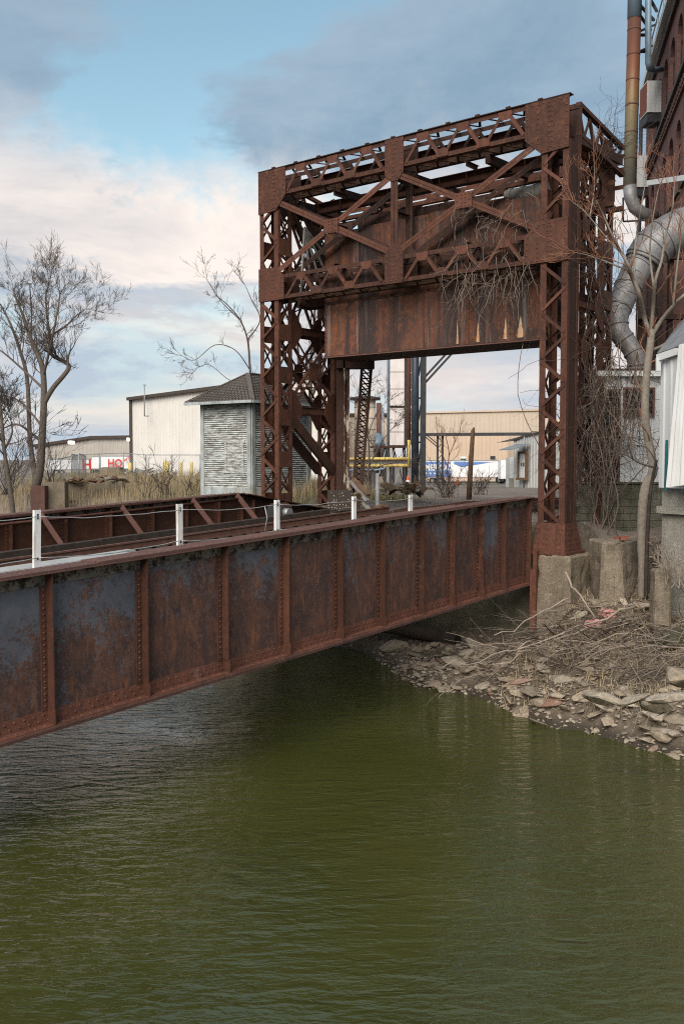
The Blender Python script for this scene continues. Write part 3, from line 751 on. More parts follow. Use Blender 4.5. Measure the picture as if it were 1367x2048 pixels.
# side frames: struts, gussets and crossed laced diagonals between front and rear legs
def lat_diag(a, b, w, par, m, out):
    n = (b-a).normalized(); up = out.cross(n); mb = MB()
    for sg in (-1, 1): mb.angle(a+up*sg*w/2, b+up*sg*w/2, .07, .013, up*-sg, -out)
    o = mk('side_brace', mb, m, par); L_ = (b-a).length; k = max(2, int(L_/.3)); q = MB()
    for i in range(k):
        p0 = a.lerp(b, i/k); p1 = a.lerp(b, (i+1)/k); g = 1 if i % 2 else -1; q.beam(p0+up*g*w/2, p1-up*g*w/2, .04, .01, out)
    mk('lacing', q, m, o, kind='stuff')
for t, mt in ((PW-.04, 'rust'), (PW-.66, 'rust'), (.36, 'rust'),):
    for z in (6.7, 9.15, 12.9):
        m = MB(); m.bbox(SD+.02, 2.7, t-.05, t+.05, z-.11, z-.096); m.bbox(SD+.02, 2.7, t-.012, t+.012, z-.096, z+.096); m.bbox(SD+.02, 2.7, t-.05, t+.05, z+.096, z+.11); mk('side_strut', m, mt, portal)
        for s0, sg in ((SD, 1), (2.7, -1)):
            m = MB(); m.plate([B(s0, t-.055, z-.62), B(s0+sg*.18, t-.055, z-.55), B(s0+sg*.5, t-.055, z-.12), B(s0+sg*.5, t-.055, z+.12), B(s0+sg*.18, t-.055, z+.55), B(s0, t-.055, z+.62)], .014); mk('gusset_plate', m, mt, portal)
    for za, zb in ((6.9, 8.95), (9.35, 12.7)):
        a, b, c, d = B(SD+.1, t, za), B(2.6, t, zb), B(2.6, t, za), B(SD+.1, t, zb)
        lat_diag(a, b, .22, portal, mt, -T); lat_diag(c+T*.02, d+T*.02, .22, portal, mt, -T)
        mid = (a+b)/2; m = MB(); m.boxax(mid-T*.05, U*.2, T*.007, Z*.28); mk('gusset_plate', m, mt, portal)
    m = MB(); m.beam(B(SD+.1, t, 6.4), B(2.7, t, 4.8), .12, .3, Z); mk('knee_brace', m, 'rust_dark', portal)
m = MB(); m.boxax(B(1.66, PW-.35, 7.93), U*.16, T*.36, Z*.008); mk('gusset_plate', m, 'rust_flange', portal)
m = MB(); m.boxax(B(1.66, PW-.35, 7.45), U*.22, T*.36, Z*.008); mk('gusset_plate', m, 'rust_flange', portal)
# roof members: plate girders across, rear truss, longitudinal beams
def plate_beam(s, z0, z1, m, t0=.3, t1=PW-.3):
    mb = MB(); mb.bbox(s-.01, s+.01, t0, t1, z0, z1); mb.bbox(s-.12, s+.12, t0, t1, z1, z1+.02); mb.bbox(s-.12, s+.12, t0, t1, z0-.02, z0)
    k = 0
    while t0+.9*k < t1: mb.bbox(s-.11, s-.011, t0+.9*k, t0+.9*k+.014, z0+.001, z1-.001); k += 1
    return mk('cross_girder', mb, m, portal)
plate_beam(.98, ZT-.62, ZT-.18, 'rust'); plate_beam(1.8, ZT-1.0, ZT-.72, 'rust')
for s in (2.72, 3.3): chord(s, RZ-1.35, RZ-.7, False, None, 'rust'); chord(s, RZ-.35, RZ+.1, False, None, 'rust')
for t in (.1, .7, 2.6, 5.1, 7.6, PW-.7, PW-.1):
    m = MB(); m.beam(B(SD, t, ZT-.86), B(3.2, t, RZ-.1), .14, .22, Z); mk('roof_beam', m, 'rust_dark', portal)
for t in (0.08, PW-.08):                                      # side top chord, sloping to the rear
    m = MB()
    for dz in (0, -.7): m.beam(B(SD, t, ZT-.03+dz), B(3.3, t, RZ+.25+dz), .13, .10, Z)
    o = mk('side_chord', m, 'rust', portal); n = 8
    for i in range(n):
        a = B(SD+.05, t, ZT-.08).lerp(B(3.2, t, RZ+.2), i/n); b = B(SD+.05, t, ZT-.68).lerp(B(3.2, t, RZ-.4), (i+1)/n)
        if i % 2: a, b = B(SD+.05, t, ZT-.68).lerp(B(3.2, t, RZ-.4), i/n), B(SD+.05, t, ZT-.08).lerp(B(3.2, t, RZ+.2), (i+1)/n)
        bar(o, a, b, .07, -T, 'rust')
m = MB(); m.plate([B(2.55, .3, RZ-1.1), B(3.35, .3, RZ-1.1), B(3.35, .3, RZ+.15), B(3.0, .3, RZ+.15), B(2.9, .3, RZ+.42), B(2.55, .3, RZ+.42)], .015); mk('gusset_plate', m, 'rust', portal)
# heavy operating struts and the toothed segment inside the far side
for t in (PW-.55, PW-1.0):
    m = MB(); m.beam(B(.75, t, 12.9), B(2.7, t-.1, 10.1), .09, .24, Z); mk('operating_strut', m, 'rust_dark', portal)
lat_diag(B(.75, PW-.78, 12.9), B(2.7, PW-.85, 10.1), .34, portal, 'rust_dark', -T)
m = MB(); c = B(.75, PW-1.15, 12.2); n = 18; r0, r1 = 2.05, 2.4
for i in range(n):
    a0 = rad(-98+i*3.6); a1 = rad(-98+(i+1)*3.6)
    ps = [c+(U*math.cos(a)+Z*math.sin(a))*r for a, r in ((a0, r0), (a1, r0), (a1, r1), (a0, r1))]; m.plate(ps, .12)
    am = (a0+a1)/2; q = c+(U*math.cos(am)+Z*math.sin(am))*(r1+.03)-T*.0; m.boxax(q, (U*math.cos(am)+Z*math.sin(am))*.04, T*.06, (U*-math.sin(am)+Z*math.cos(am))*.035)
mk('toothed_segment', m, 'rust_dark', portal)
for k in range(5):
    a = rad(-95+k*15); mk('segment_spoke', MB().beam(c, c+(U*math.cos(a)+Z*math.sin(a))*2.1, .05, .05, T), 'wood_grey', portal)

# ------------------------------------------------------------------ counterweight
cw = empty('counterweight_box', B(1.8, 4.6, 7.9), 'huge rust streaked steel counterweight box hanging inside the portal', 'counterweight')
CS0, CS1, CT0, CT1, CZ0, CZ1 = .92, 2.45, .86, 8.36, 8.26, 11.95
npl = 6; dt = (CT1-CT0)/npl
for i in range(npl):
    t0, t1 = CT0+dt*i, CT0+dt*(i+1); dz = R.uniform(-.05, .05)
    mk('face_plate', MB().bbox(CS0+R.uniform(0, .006), CS0+.03, t0+.008, t1-.008, CZ0+.02, CZ1+dz), 'counterweight_plate', cw)
    mk('joint_strip', MB().bbox(CS0-.012, CS0-.001, t0-.06, t0+.06, CZ0+.02, CZ1-.1), 'counterweight_plate', cw)
mk('joint_strip', MB().bbox(CS0-.012, CS0-.001, CT0, CT1, CZ0+1.55, CZ0+1.63), 'rust_plate', cw)
mk('core', MB().bbox(CS0+.032, CS1, CT0+.02, CT1-.02, CZ0+.03, CZ1-.15), 'rust_dark', cw)
mk('end_plate', MB().bbox(CS0, CS1, CT1-.012, CT1+.004, CZ0, CZ1-.05), 'counterweight_plate', cw)
mk('bottom_plate', MB().bbox(CS0-.03, CS1+.03, CT0, CT1+.02, CZ0-.03, CZ0+.02), 'rust_dark', cw)
mk('edge_strip', MB().bbox(CS0-.035, CS0-.0305, CT0, CT1+.02, CZ0-.03, CZ0-.004), 'rust_flange', cw)
rv = MB()
for i in range(npl+1):
    z = CZ0+.1
    while z < CZ1-.2:
        for d in (-.035, .035): rv.rivet(B(CS0-.013, CT0+dt*i+d, z+d), NF, .014)
        z += .13
mk('rivets', rv, 'rust_plate', cw, kind='stuff')
for px, y0, y1, w in ((914, 640, 688, .055), (955, 645, 684, .10), (1010, 636, 678, .10), (1040, 632, 675, .17)):   # torn wedge-shaped holes showing pale fill
    s_ = CS0-.014; pl = B(s_, 0, 0)
    def hit(px_, py_):
        d = at(px_, py_, 10)-V((0, 0, ZC)); o = V((0, 0, ZC)); k = (B(s_, 0, 0)-o).dot(U)/d.dot(U); return o+d*k
    p = hit(px, y1); q = hit(px, y0); m = MB(); p.z = max(p.z, CZ0+.03)
    L_ = q.z-p.z
    def tear(k, off, mat):
        lf = []; rt = []
        for i in range(9):
            f = i/8; hw = w*.5*k*(1-f)**.8*(1+R.uniform(-.25, .25))+.004; c = p+Z*(L_*f*(1+.04*(k-1)))-U*off; lf.append(c+T*hw); rt.append(c-T*hw*R.uniform(.7, 1.1))
        mm = MB(); n = 9; mm.add(lf+rt, [(i, n+i, n+i+1, i+1) for i in range(n-1)]); mk('torn_patch', mm, mat, cw)
    tear(1.35, 0, 'patch_rim'); tear(.9, .004, 'patch_pale')
def lump(par, c, size, m, name, n=14):
    bm = bmesh.new()
    for i in range(n): bm.verts.new(c+V((R.gauss(0, .4)*size.x, R.gauss(0, .4)*size.y, R.gauss(0, .4)*size.z)))
    bmesh.ops.convex_hull(bm, input=bm.verts); me = bpy.data.meshes.new(name); bm.to_mesh(me); bm.free()
    return mk(name, me, m, par)
# drums and scrap lying on the counterweight
for t, r in ((4.1, .20), (6.1, .28)):
    m = MB(); m.tube([B(1.3, t+1.1, CZ1+.1), B(1.3, t-.9, CZ1+.1)], r, 14)
    for k in range(4): m.tube([B(1.3, t+.9-k*.5, CZ1+.1), B(1.3, t+.82-k*.5, CZ1+.1)], r+.03, 14)
    mk('drum', m, 'rust_dark', cw)
m = MB(); m.tube([B(1.3, 2.4, CZ1+.14), B(1.3, 1.0, CZ1+.14)], .2, 14)
for k in range(4): m.tube([B(1.3, 2.3-k*.36, CZ1+.14), B(1.3, 2.22-k*.36, CZ1+.14)], .23, 14)
mk('drum', m, 'wood_grey', cw, 'pale ribbed drum')
for k in range(26): lump(cw, B(R.uniform(1.0, 2.2), R.uniform(1, 7.6), CZ1-.03), V((.3, .3, .18)), 'rust_dark', 'scrap_lump', 10)
# white streaked support post and latticed inclined member behind the counterweight
sup = empty('counterweight_support', at(700, 985, 31.6), 'white streaked steel post with inclined perforated strut under the counterweight', 'support frame')
def px_beam(par, name, a, b, Y, w, d, m, Y2=None):
    p, q = at(*a, Y), at(*b, Y2 or Y); mb = MB(); mb.beam(p, q, w, d, V((0, 1, 0))); return mk(name, mb, m, par)
px_beam(sup, 'post', (679, 985), (679, 712), 31.4, .22, .35, 'rust_dark'); px_beam(sup, 'post', (695, 985), (695, 712), 31.3, .12, .3, 'streaked_steel')
px_beam(sup, 'post', (688, 985), (688, 712), 31.15, .05, .2, 'streaked_steel')
m = MB(); a0, b0 = at(712, 985, 31.2), at(712, 735, 31.2); a1, b1 = at(722, 985, 31.2), at(742, 735, 31.2)
k0 = at(706, 985, 31.2); k1 = at(724, 725, 31.2)
m.beam(k0, k1, .09, .2, V((0, 1, 0))); m.beam(a1, b1, .09, .2, V((0, 1, 0))); mk('inclined_strut', m, 'rust_dark', sup)
q = MB(); n = 24
for i in range(n):
    p0 = k0.lerp(k1, i/n); p1 = a1.lerp(b1, (i+1)/n); q.beam(p0, p1, .045, .012, V((0, 1, 0))); q.beam(k0.lerp(k1, (i+1)/n), a1.lerp(b1, i/n), .045, .012, V((0, 1, 0)))
mk('strut_lacing', q, 'rust_dark', sup, kind='stuff')
px_beam(sup, 'cap', (672, 722), (748, 722), 31.3, .5, .5, 'rust_dark')
px_beam(sup, 'pedestal', (655, 1000), (705, 1000), 30.6, .6, .62, 'perforated_plate')
px_beam(sup, 'hinge', (700, 965), (712, 965), 30.9, .35, .5, 'rust_dark')

# ------------------------------------------------------------------ concrete piers, abutment
def rough_block(name, base, top, m, label, cat, amp=.03, n=9):
    """hexahedron from 4 base and 4 top corners with a subdivided, weather-worn surface"""
    bm = bmesh.new(); vs = [bm.verts.new(p) for p in list(base)+list(top)]
    for f in ((3,2,1,0), (4,5,6,7), (0,1,5,4), (1,2,6,5), (2,3,7,6), (3,0,4,7)): bm.faces.new([vs[i] for i in f])
    bmesh.ops.recalc_face_normals(bm, faces=bm.faces)
    bmesh.ops.bevel(bm, geom=list(bm.edges), offset=.05, segments=1, affect='EDGES')
    bmesh.ops.subdivide_edges(bm, edges=bm.edges, cuts=n, use_grid_fill=True)
    bm.normal_update()
    for v in bm.verts:
        p = v.co; k = mn.noise(p*2.2)*.7+mn.noise(p*6)*.4+mn.noise(p*14)*.25
        if mn.noise(p*3.1+V((7, 1, 3))) > .35: k -= 1.0
        v.co = p+v.normal*k*amp
    me = bpy.data.meshes.new(name); bm.to_mesh(me); bm.free()
    o = mk(name, me, m, None, label, cat); return o
def quad(s0, s1, t0, t1, z): return [B(s0, t0, z), B(s1, t0, z), B(s1, t1, z), B(s0, t1, z)]
rough_block('concrete_pier', quad(-.35, 1.3, -.34, .62, .8), quad(-.3, 1.2, -.30, .56, 2.86), 'concrete', 'crumbling concrete pier directly under the near portal leg', 'pier', .035, 8)
rough_block('concrete_pier', quad(-.3, 1.3, PW-.9, PW+.4, .3), quad(-.3, 1.2, PW-.9, PW+.4, 2.86), 'concrete', 'concrete pier under the portal leg beside the wooden hut', 'pier', .03, 4)
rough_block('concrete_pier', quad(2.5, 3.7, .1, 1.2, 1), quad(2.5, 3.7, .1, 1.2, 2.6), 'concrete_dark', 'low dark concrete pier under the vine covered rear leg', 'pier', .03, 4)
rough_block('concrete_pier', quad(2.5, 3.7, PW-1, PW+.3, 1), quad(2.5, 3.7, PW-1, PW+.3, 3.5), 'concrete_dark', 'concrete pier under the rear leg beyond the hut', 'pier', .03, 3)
a = [at(1198, 1200, 22.6), at(1247, 1205, 22.3), at(1320, 1180, 24.0), at(1180, 1180, 23.9)]
for p in a: p.z = 1.5
b = [at(1203, 1088, 22.9), at(1240, 1090, 22.7), at(1283, 1077, 24.0), at(1175, 1078, 23.9)]
for p in b: p.z = 3.24
rough_block('concrete_block', a, b, 'concrete', 'chamfered concrete block with loose bricks on top beside the tree', 'concrete block', .035, 9)
for k, (px, py, Y, rz) in enumerate(((1236, 1078, 23.2, .3), (1243, 1081, 23.0, 1.5), (1248, 1077, 23.3, .1))):
    c = at(px, py, Y); c.z = 3.30 + (.0 if k else .0); m = MB(); d1 = V((math.cos(rz), math.sin(rz), 0)); d2 = V((-d1.y, d1.x, 0))
    m.boxax(c, d1*.10, d2*.05, Z*.034); mk('loose_brick', m, 'brick_loose', None, ('leftmost', 'middle', 'rightmost')[k]+' of the red bricks lying on the chamfered concrete block', 'brick', 'bricks on the concrete block')
# abutment under the span, timber ledge in front of it
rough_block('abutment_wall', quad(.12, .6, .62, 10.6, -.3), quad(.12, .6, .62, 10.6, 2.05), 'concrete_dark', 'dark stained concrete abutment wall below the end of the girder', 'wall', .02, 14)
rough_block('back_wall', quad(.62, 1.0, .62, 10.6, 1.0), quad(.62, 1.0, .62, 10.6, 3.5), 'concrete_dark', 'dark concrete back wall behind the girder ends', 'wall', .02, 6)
m = MB(); m.tube([B(-1.0, 2.4, .62), B(-.9, 4.4, .72), B(-.7, 6.6, .7)], [.17, .2, .17], 8); mk('fallen_log', m, 'wood_dark', None, 'dark fallen log lying under the bridge by the abutment', 'log')
m = MB(); m.bbox(-.34, -.05, .565, .66, .9, 2.95); m.bbox(-.42, -.34, .54, .70, 1.0, 2.5); mk('bent_plate', m, 'rust_red', portal)

# ------------------------------------------------------------------ right bank: stones, rubble, brush
def rock_mesh(flat, n=17):
    bm = bmesh.new()
    for i in range(n):
        v = V((R.gauss(0, 1), R.gauss(0, 1), R.gauss(0, 1))).normalized()
        bm.verts.new(V((v.x*R.uniform(.75, 1), v.y*R.uniform(.5, .8), v.z*flat*R.uniform(.8, 1))))
    bmesh.ops.convex_hull(bm, input=bm.verts); bmesh.ops.bevel(bm, geom=list(bm.edges), offset=.045, segments=1, affect='EDGES'); me = bpy.data.meshes.new('stone'); bm.to_mesh(me); bm.free()
    me.materials.append(MAT['stone']); return me
ROCKS = [rock_mesh(f) for f in (.22, .22, .28, .35, .5, .6, .7, .28, .2, .45)]
def put_stone(p, size, flat=None, tilt=.3):
    me = R.choice(ROCKS[:4]+ROCKS[7:9]) if flat else R.choice(ROCKS)
    o = bpy.data.objects.new('stone', me); COL.objects.link(o); o.parent = ground
    o.location = p; o.rotation_euler = (R.gauss(0, tilt), R.gauss(0, tilt), R.uniform(0, 6.28)); o.scale = (size, size*R.uniform(.7, 1.1), size*R.uniform(.7, 1.2))
    return o
cnt = 0
for px, py, sz in ((830, 1310, .5), (790, 1295, .55), (1290, 1470, .34), (1245, 1460, .25), (1150, 1440, .3), (1340, 1400, .45), (945, 1355, .42), (985, 1340, .5), (1065, 1385, .42), (1040, 1365, .35), (1110, 1395, .28),
                   (1140, 1435, .33), (1175, 1430, .30), (1080, 1440, .38), (1120, 1360, .35), (1270, 1400, .4), (1310, 1415, .5), (1350, 1440, .42), (1200, 1400, .4), (1360, 1360, .3), (910, 1325, .4), (975, 1385, .22)):
    p = atz(px, py, .4); p.z = 0
    for _ in range(3): p2 = atz(px, py, ground_z(p)); p = p2
    put_stone(p+Z*.03, sz, True, .22); cnt += 1
# the big mossy boulder at the right edge
big = bmesh.new(); bmesh.ops.create_icosphere(big, subdivisions=3, radius=1)
bp = at(1352, 1283, 20.0)
for v in big.verts:
    k = 1+mn.noise(v.co*1.3)*.35+mn.noise(v.co*4)*.08; v.co = V((v.co.x*.55*k, v.co.y*.4*k, v.co.z*.28*k))+bp
me = bpy.data.meshes.new('boulder'); big.to_mesh(me); big.free(); mk('boulder', me, 'concrete_dark', None, 'rounded grey green boulder on the bank at the right edge', 'boulder')
while cnt < 268:
    t = R.uniform(-5.6, 3.2); d = abs(R.gauss(0, 1))*1.1; d = d if R.random() < .72 else R.uniform(0, 4.5)
    s = lerp(WL, t)+d-.12
    p = B(s, t, 0); p.z = ground_z(p)
    if s > -.2 and t > -.6: continue
    sz = R.uniform(.07, .18) if R.random() < .6 else R.uniform(.18, .38)
    put_stone(p+Z*sz*.10, sz, sz > .17 or R.random() < .5, .28); cnt += 1
RK = [[tuple(v.co) for v in me.vertices] for me in ROCKS]; RF = [[tuple(p.vertices) for p in me.polygons] for me in ROCKS]
rb = MB()
for k in range(750):                                          # smaller slabs and cobbles packed along the waterline
    t = R.uniform(-6.5, 4.5); d = abs(R.gauss(0, .55))-.1 if R.random() < .7 else R.uniform(0, 3.2); p = B(lerp(WL, t)+d, t, 0); s_, t_ = st(p)
    if s_ > -.2 and t_ > -.6: continue
    p.z = ground_z(p)+.01; i = R.randrange(len(ROCKS)); sz = R.uniform(.03, .09); M_ = Matrix.Rotation(R.uniform(0, 6.28), 3, 'Z') @ Matrix.Rotation(R.gauss(0, .4), 3, 'X')
    rb.add([p+M_ @ (V(v)*sz) for v in RK[i]], RF[i])
mk('rubble_stones', rb, 'rubble_pale', ground, kind='stuff')
gm = MB()
for k in range(5200):                                          # gravel and brick crumbs
    t = R.uniform(-8, 6); d = abs(R.gauss(0, 1.4)) if R.random() < .6 else R.uniform(0, 7.5)
    p = B(lerp(WL, t)+d-.05, t, 0); s, t = st(p)
    if s > 0 and t > -.5: continue
    p.z = ground_z(p); r = R.uniform(.014, .05); vs = [p+V((R.uniform(-1, 1), R.uniform(-1, 1), R.uniform(-.2, .8)))*r for _ in range(4)]+[p+Z*r*.8]
    a, b, c, d_, e = vs; gm.add(vs, [(0, 1, 4), (1, 2, 4), (2, 3, 4), (3, 0, 4)])
mk('gravel', gm, 'rubble', None, 'loose gravel and crumbs of rubble on the right bank', 'gravel', kind='stuff')
lt = MB()
for k in range(9000):                                          # leaf litter, bark flakes and straw
    t = R.uniform(-8, 1.5); p = B(lerp(WL, t)+R.uniform(.3, 7), t, 0); s_, t_ = st(p)
    if s_ > -.1 and t_ > -.6: continue
    p.z = ground_z(p)+R.uniform(.0, .05); a_ = R.uniform(0, 6.28); L_ = R.uniform(.03, .11); d1 = V((math.cos(a_), math.sin(a_), R.uniform(-.3, .3)))*L_; d2 = V((-math.sin(a_), math.cos(a_), R.uniform(-.4, .4)))*R.uniform(.006, .03)
    lt.add([p-d1, p+d2, p+d1, p-d2], [(0, 1, 2, 3)])
mk('leaf_litter', lt, 'litter', None, 'dry leaf litter and straw strewn over the right bank', 'leaf litter', kind='stuff')
# stacked slabs in the low ledge near the right edge of the water
for k in range(26):
    t = R.uniform(-5.4, -3.0); d = .25+.5*R.random(); p = B(lerp(WL, t)+d+.1, t, 0); p.z = ground_z(p)+R.uniform(-.22, .1)
    put_stone(p, R.uniform(.22, .42), True, .07)
def stick(mb, p, d, L, r, bend=.25, n=6, grav=0):
    pts = [p]; dd = d.normalized()
    for i in range(n):
        dd = (dd+V((R.gauss(0, bend), R.gauss(0, bend), R.gauss(0, bend)-grav))*.5).normalized(); pts.append(pts[-1]+dd*(L/n))
    mb.tube(pts, [r*(1-.8*i/n) for i in range(n+1)], 4, True, False); return pts
brush = empty('brush_pile', B(-2, -1.6, 1.2), 'tangled heap of dry grey brushwood on the bank below the concrete pier', 'brushwood')
for g_ in range(6):
    m = MB()
    for k in range(44):
        c = at(R.uniform(1010, 1270), R.uniform(1215, 1330), 21); t_ = V((R.uniform(-.9, -.2), R.uniform(-.8, .1), R.uniform(-.25, .3)))
        s0 = R.uniform(-3.4, -.6); t0 = R.uniform(-4.6, .4); p = B(s0, t0, 0); p.z = ground_z(p)+R.uniform(.03, .4)
        ps = stick(m, p, t_, R.uniform(.6, 2.2), R.uniform(.006, .02), .26, 6, .05)
        for q_ in ps[2:5]:
            if R.random() < .5: stick(m, q_, t_+V((R.gauss(0, .7), R.gauss(0, .7), R.uniform(-.1, .7))), R.uniform(.2, .7), .006, .3, 4, 0)
    mk('branches', m, ('dry_stick', 'vine_stem', 'vine_dark')[g_ % 3], brush, kind='stuff')
for (a, b, r) in (((1265, 1215), (1035, 1300), .03), ((1200, 1250), (990, 1330), .028), ((1140, 1190), (985, 1275), .02), ((1270, 1270), (1150, 1330), .025), ((1130, 1150), (1190, 1235), .03), ((1075, 1285), (880, 1340), .018)):
    p = at(*a, 20.6); q = at(*b, 19.9); m = MB(); n = 8
    m.tube([p.lerp(q, i/n)+V((R.gauss(0, .03), 0, R.gauss(0, .04))) for i in range(n+1)], [r*(1-.5*i/n) for i in range(n+1)], 6); mk('branch', m, 'dry_stick', brush)
for k, (px, py) in enumerate(((1185, 1225), (1215, 1222))):
    c = atz(px, py, 1.75); c.z = ground_z(c)+.08
    bm = bmesh.new(); bmesh.ops.create_icosphere(bm, subdivisions=3, radius=1)
    for v in bm.verts: kk = 1+mn.noise(v.co*2+V((k*5, 0, 0)))*.6+mn.noise(v.co*6)*.3; v.co = V((v.co.x*.2*kk, v.co.y*.16*kk, v.co.z*.11*kk))+c
    me = bpy.data.meshes.new('insulation'); bm.to_mesh(me); bm.free()
    mk('insulation_scrap', me, 'insulation', None, ('left', 'right')[k]+' clump of pink insulation lying in the brushwood', 'insulation', 'pink insulation scraps')

# ------------------------------------------------------------------ vegetation tools
def limb(mb, pts, r0, r1, n=7):
    """smooth tapered limb through control points; returns the resampled polyline"""
    out = []
    for i in range(len(pts)-1):
        p0 = pts[max(i-1, 0)]; p1 = pts[i]; p2 = pts[i+1]; p3 = pts[min(i+2, len(pts)-1)]
        for k in range(5):
            u = k/5; out.append(.5*((2*p1)+(p2-p0)*u+(2*p0-5*p1+4*p2-p3)*u*u+(3*p1-p0-3*p2+p3)*u**3))
    out.append(pts[-1]); m = len(out)-1
    mb.tube(out, [r0+(r1-r0)*(i/m) for i in range(m+1)], n); return out
def twigs(mb, p, d, L, r, lev, up=.12, spread=.75, wig=.18, kids=(4, 6), n=5, minr=.0035):
    pts = [p]; dd = d.normalized(); nodes = []
    for i in range(n):
        dd = (dd+V((R.gauss(0, wig), R.gauss(0, wig), R.gauss(0, wig)+up))*.6).normalized(); q = pts[-1]+dd*(L/n); pts.append(q); nodes.append((q, dd))
    mb.tube(pts, [max(minr, r*(1-.75*i/n)) for i in range(n+1)], 3 if lev < 2 else 4, True, False)
    if lev == 0: return
    for k in range(R.randint(*kids)):
        i = R.randint(0, n-1); q, bd = nodes[i]; ax = V((R.gauss(0, 1), R.gauss(0, 1), R.gauss(0, 1)))
        nd = (bd+(ax-bd*ax.dot(bd)).normalized()*spread*R.uniform(.6, 1.2)).normalized()
        twigs(mb, q, nd, L*R.uniform(.4, .68), max(minr, r*.5*(1-.1*i)), lev-1, up, spread, wig, kids, n, minr)
def sprout(mb, line, r0, r1, step, L, lev, start=.2, **kw):
    m = len(line)
    for i in range(int(m*start), m):
        if R.random() > step: continue
        f = i/m; d = (line[min(i+1, m-1)]-line[max(i-1, 0)]).normalized(); ax = V((R.gauss(0, 1), R.gauss(0, 1), R.gauss(0, .7)))
        nd = (d*.6+(ax-d*ax.dot(d)).normalized()*.8+Z*.15).normalized(); twigs(mb, line[i], nd, L*(1-.45*f)*R.uniform(.6, 1.2), max(.006, min((r0+(r1-r0)*f)*.42, .02+L*.012)), lev, **kw)
def zig(pxs, Y, j=.8):
    y = Y; out = []
    for px, py in pxs: out.append(at(px, py, y)); y += R.uniform(-j, j)
    return out
def bare_tree(name, label, limbs, Y, mat_t, mat_c, L, lev, step, j=.7, base=None, group=None, thr=.1, **kw):
    b = at(*limbs[0][0][0], Y); t = empty(name, b, label, 'tree', group); lines = []
    mt = MB(); mc = MB()
    for k, (pts, r0, r1) in enumerate(limbs):
        w = zig(pts, Y+(0 if k == 0 else R.uniform(-.4, .4)), j if k else j*.3)
        if k == 0: w[0] = b
        else:                                                 # start on an existing limb
            best = min((q for ln in lines for q in ln), key=lambda q: (q-w[0]).length); sh = best-w[0]; w = [p+sh*max(0, 1-i/2) for i, p in enumerate(w)]
        if k == 0: w = [b-Z*1.1]+w
        ln = limb(mt if r0 > thr or k == 0 else mc, w, r0, r1, 8 if r0 > .1 else 6); lines.append(ln)
        sprout(mc, ln, r0, r1, step, L*(1 if k else .8), lev, .25 if k else .45, **kw)
        for _ in range(3 if k else 0): twigs(mc, ln[-1], (ln[-1]-ln[-3]).normalized()+V((R.gauss(0, .3), R.gauss(0, .3), R.gauss(0, .3))), L*.8, min(r1, .02+L*.008), lev, **kw)
    mk('trunk', mt, mat_t, t); mk('crown', mc, mat_c, t); return t
# large bare tree at the left
bare_tree('bare_tree', 'large bare tree with a broken elbow limb at the left edge', [
    ([(70, 985), (80, 940), (84, 884), (88, 807), (86, 740), (72, 700), (60, 672), (46, 630), (30, 590), (26, 575)], .25, .016),
    ([(90, 800), (107, 773), (137, 738), (129, 723), (104, 709), (100, 672), (95, 638), (92, 592), (98, 570)], .14, .016),
    ([(100, 672), (132, 652), (152, 632), (172, 618)], .06, .012),
    ([(68, 960), (58, 880), (55, 761), (40, 700), (22, 650), (2, 610), (-15, 590)], .14, .014),
    ([(55, 780), (30, 740), (0, 700), (-30, 690)], .07, .02),
    ([(86, 745), (98, 700), (112, 640), (120, 590), (118, 580)], .08, .015),
    ([(56, 850), (25, 800), (-5, 790)], .07, .02), ([(84, 884), (40, 850), (10, 855)], .08, .03), ([(60, 672), (62, 620), (60, 570), (64, 575)], .05, .012)],
    46, 'bark', 'twig_brown', 1.7, 3, .66, .7, up=.15, kids=(3, 5), minr=.005)
bare_tree('bare_tree', 'thin bare leaning tree at the far left edge before the big tree', [
    ([(26, 1022), (18, 960), (9, 900), (3, 830), (0, 800)], .13, .05), ([(10, 905), (25, 870), (22, 840)], .06, .02), ([(6, 880), (-15, 830)], .06, .02)],
    40, 'bark', 'twig_dark', 2.0, 3, .5, .5, up=.1, kids=(3, 4), minr=.008)
bare_tree('bare_tree', 'bare tree rising behind the wooden hut', [
    ([(520, 985), (512, 900), (505, 800), (500, 740), (495, 680), (480, 640), (455, 610), (430, 590)], .10, .015),
    ([(500, 740), (470, 700), (430, 690), (390, 720), (365, 712)], .03, .010), ([(495, 680), (520, 640), (503, 600), (490, 570)], .04, .010), ([(480, 640), (440, 600), (415, 560)], .03, .010), ([(500, 760), (460, 760), (420, 730), (395, 735)], .025, .010)],
    47, 'bark', 'twig_brown', 1.15, 2, .45, .6, up=.08, kids=(3, 4), minr=.006)
bare_tree('bare_tree', 'bare many stemmed tree seen through the far side of the portal', [
    ([(615, 985), (618, 900), (620, 800), (622, 720), (628, 640), (632, 560)], .15, .03), ([(618, 850), (600, 760), (595, 680), (600, 600)], .09, .02), ([(620, 800), (650, 720), (655, 640), (648, 580)], .09, .02), ([(618, 900), (650, 860), (640, 790)], .06, .02)],
    44, 'bark', 'twig_brown', 1.4, 2, .45, .6, up=.15, kids=(3, 5), minr=.008)
bare_tree('bare_tree', 'bushy bare sapling left of the panelled tower', [
    ([(735, 975), (738, 920), (735, 860), (730, 800)], .06, .02), ([(738, 930), (765, 880), (790, 850)], .04, .012), ([(737, 900), (715, 850), (720, 800)], .035, .012), ([(738, 945), (770, 930), (800, 925)], .035, .01), ([(735, 870), (750, 830), (770, 805)], .03, .01)],
    44, 'bark', 'twig_brown', 1.3, 2, .5, .5, up=.05, kids=(3, 4), minr=.007)
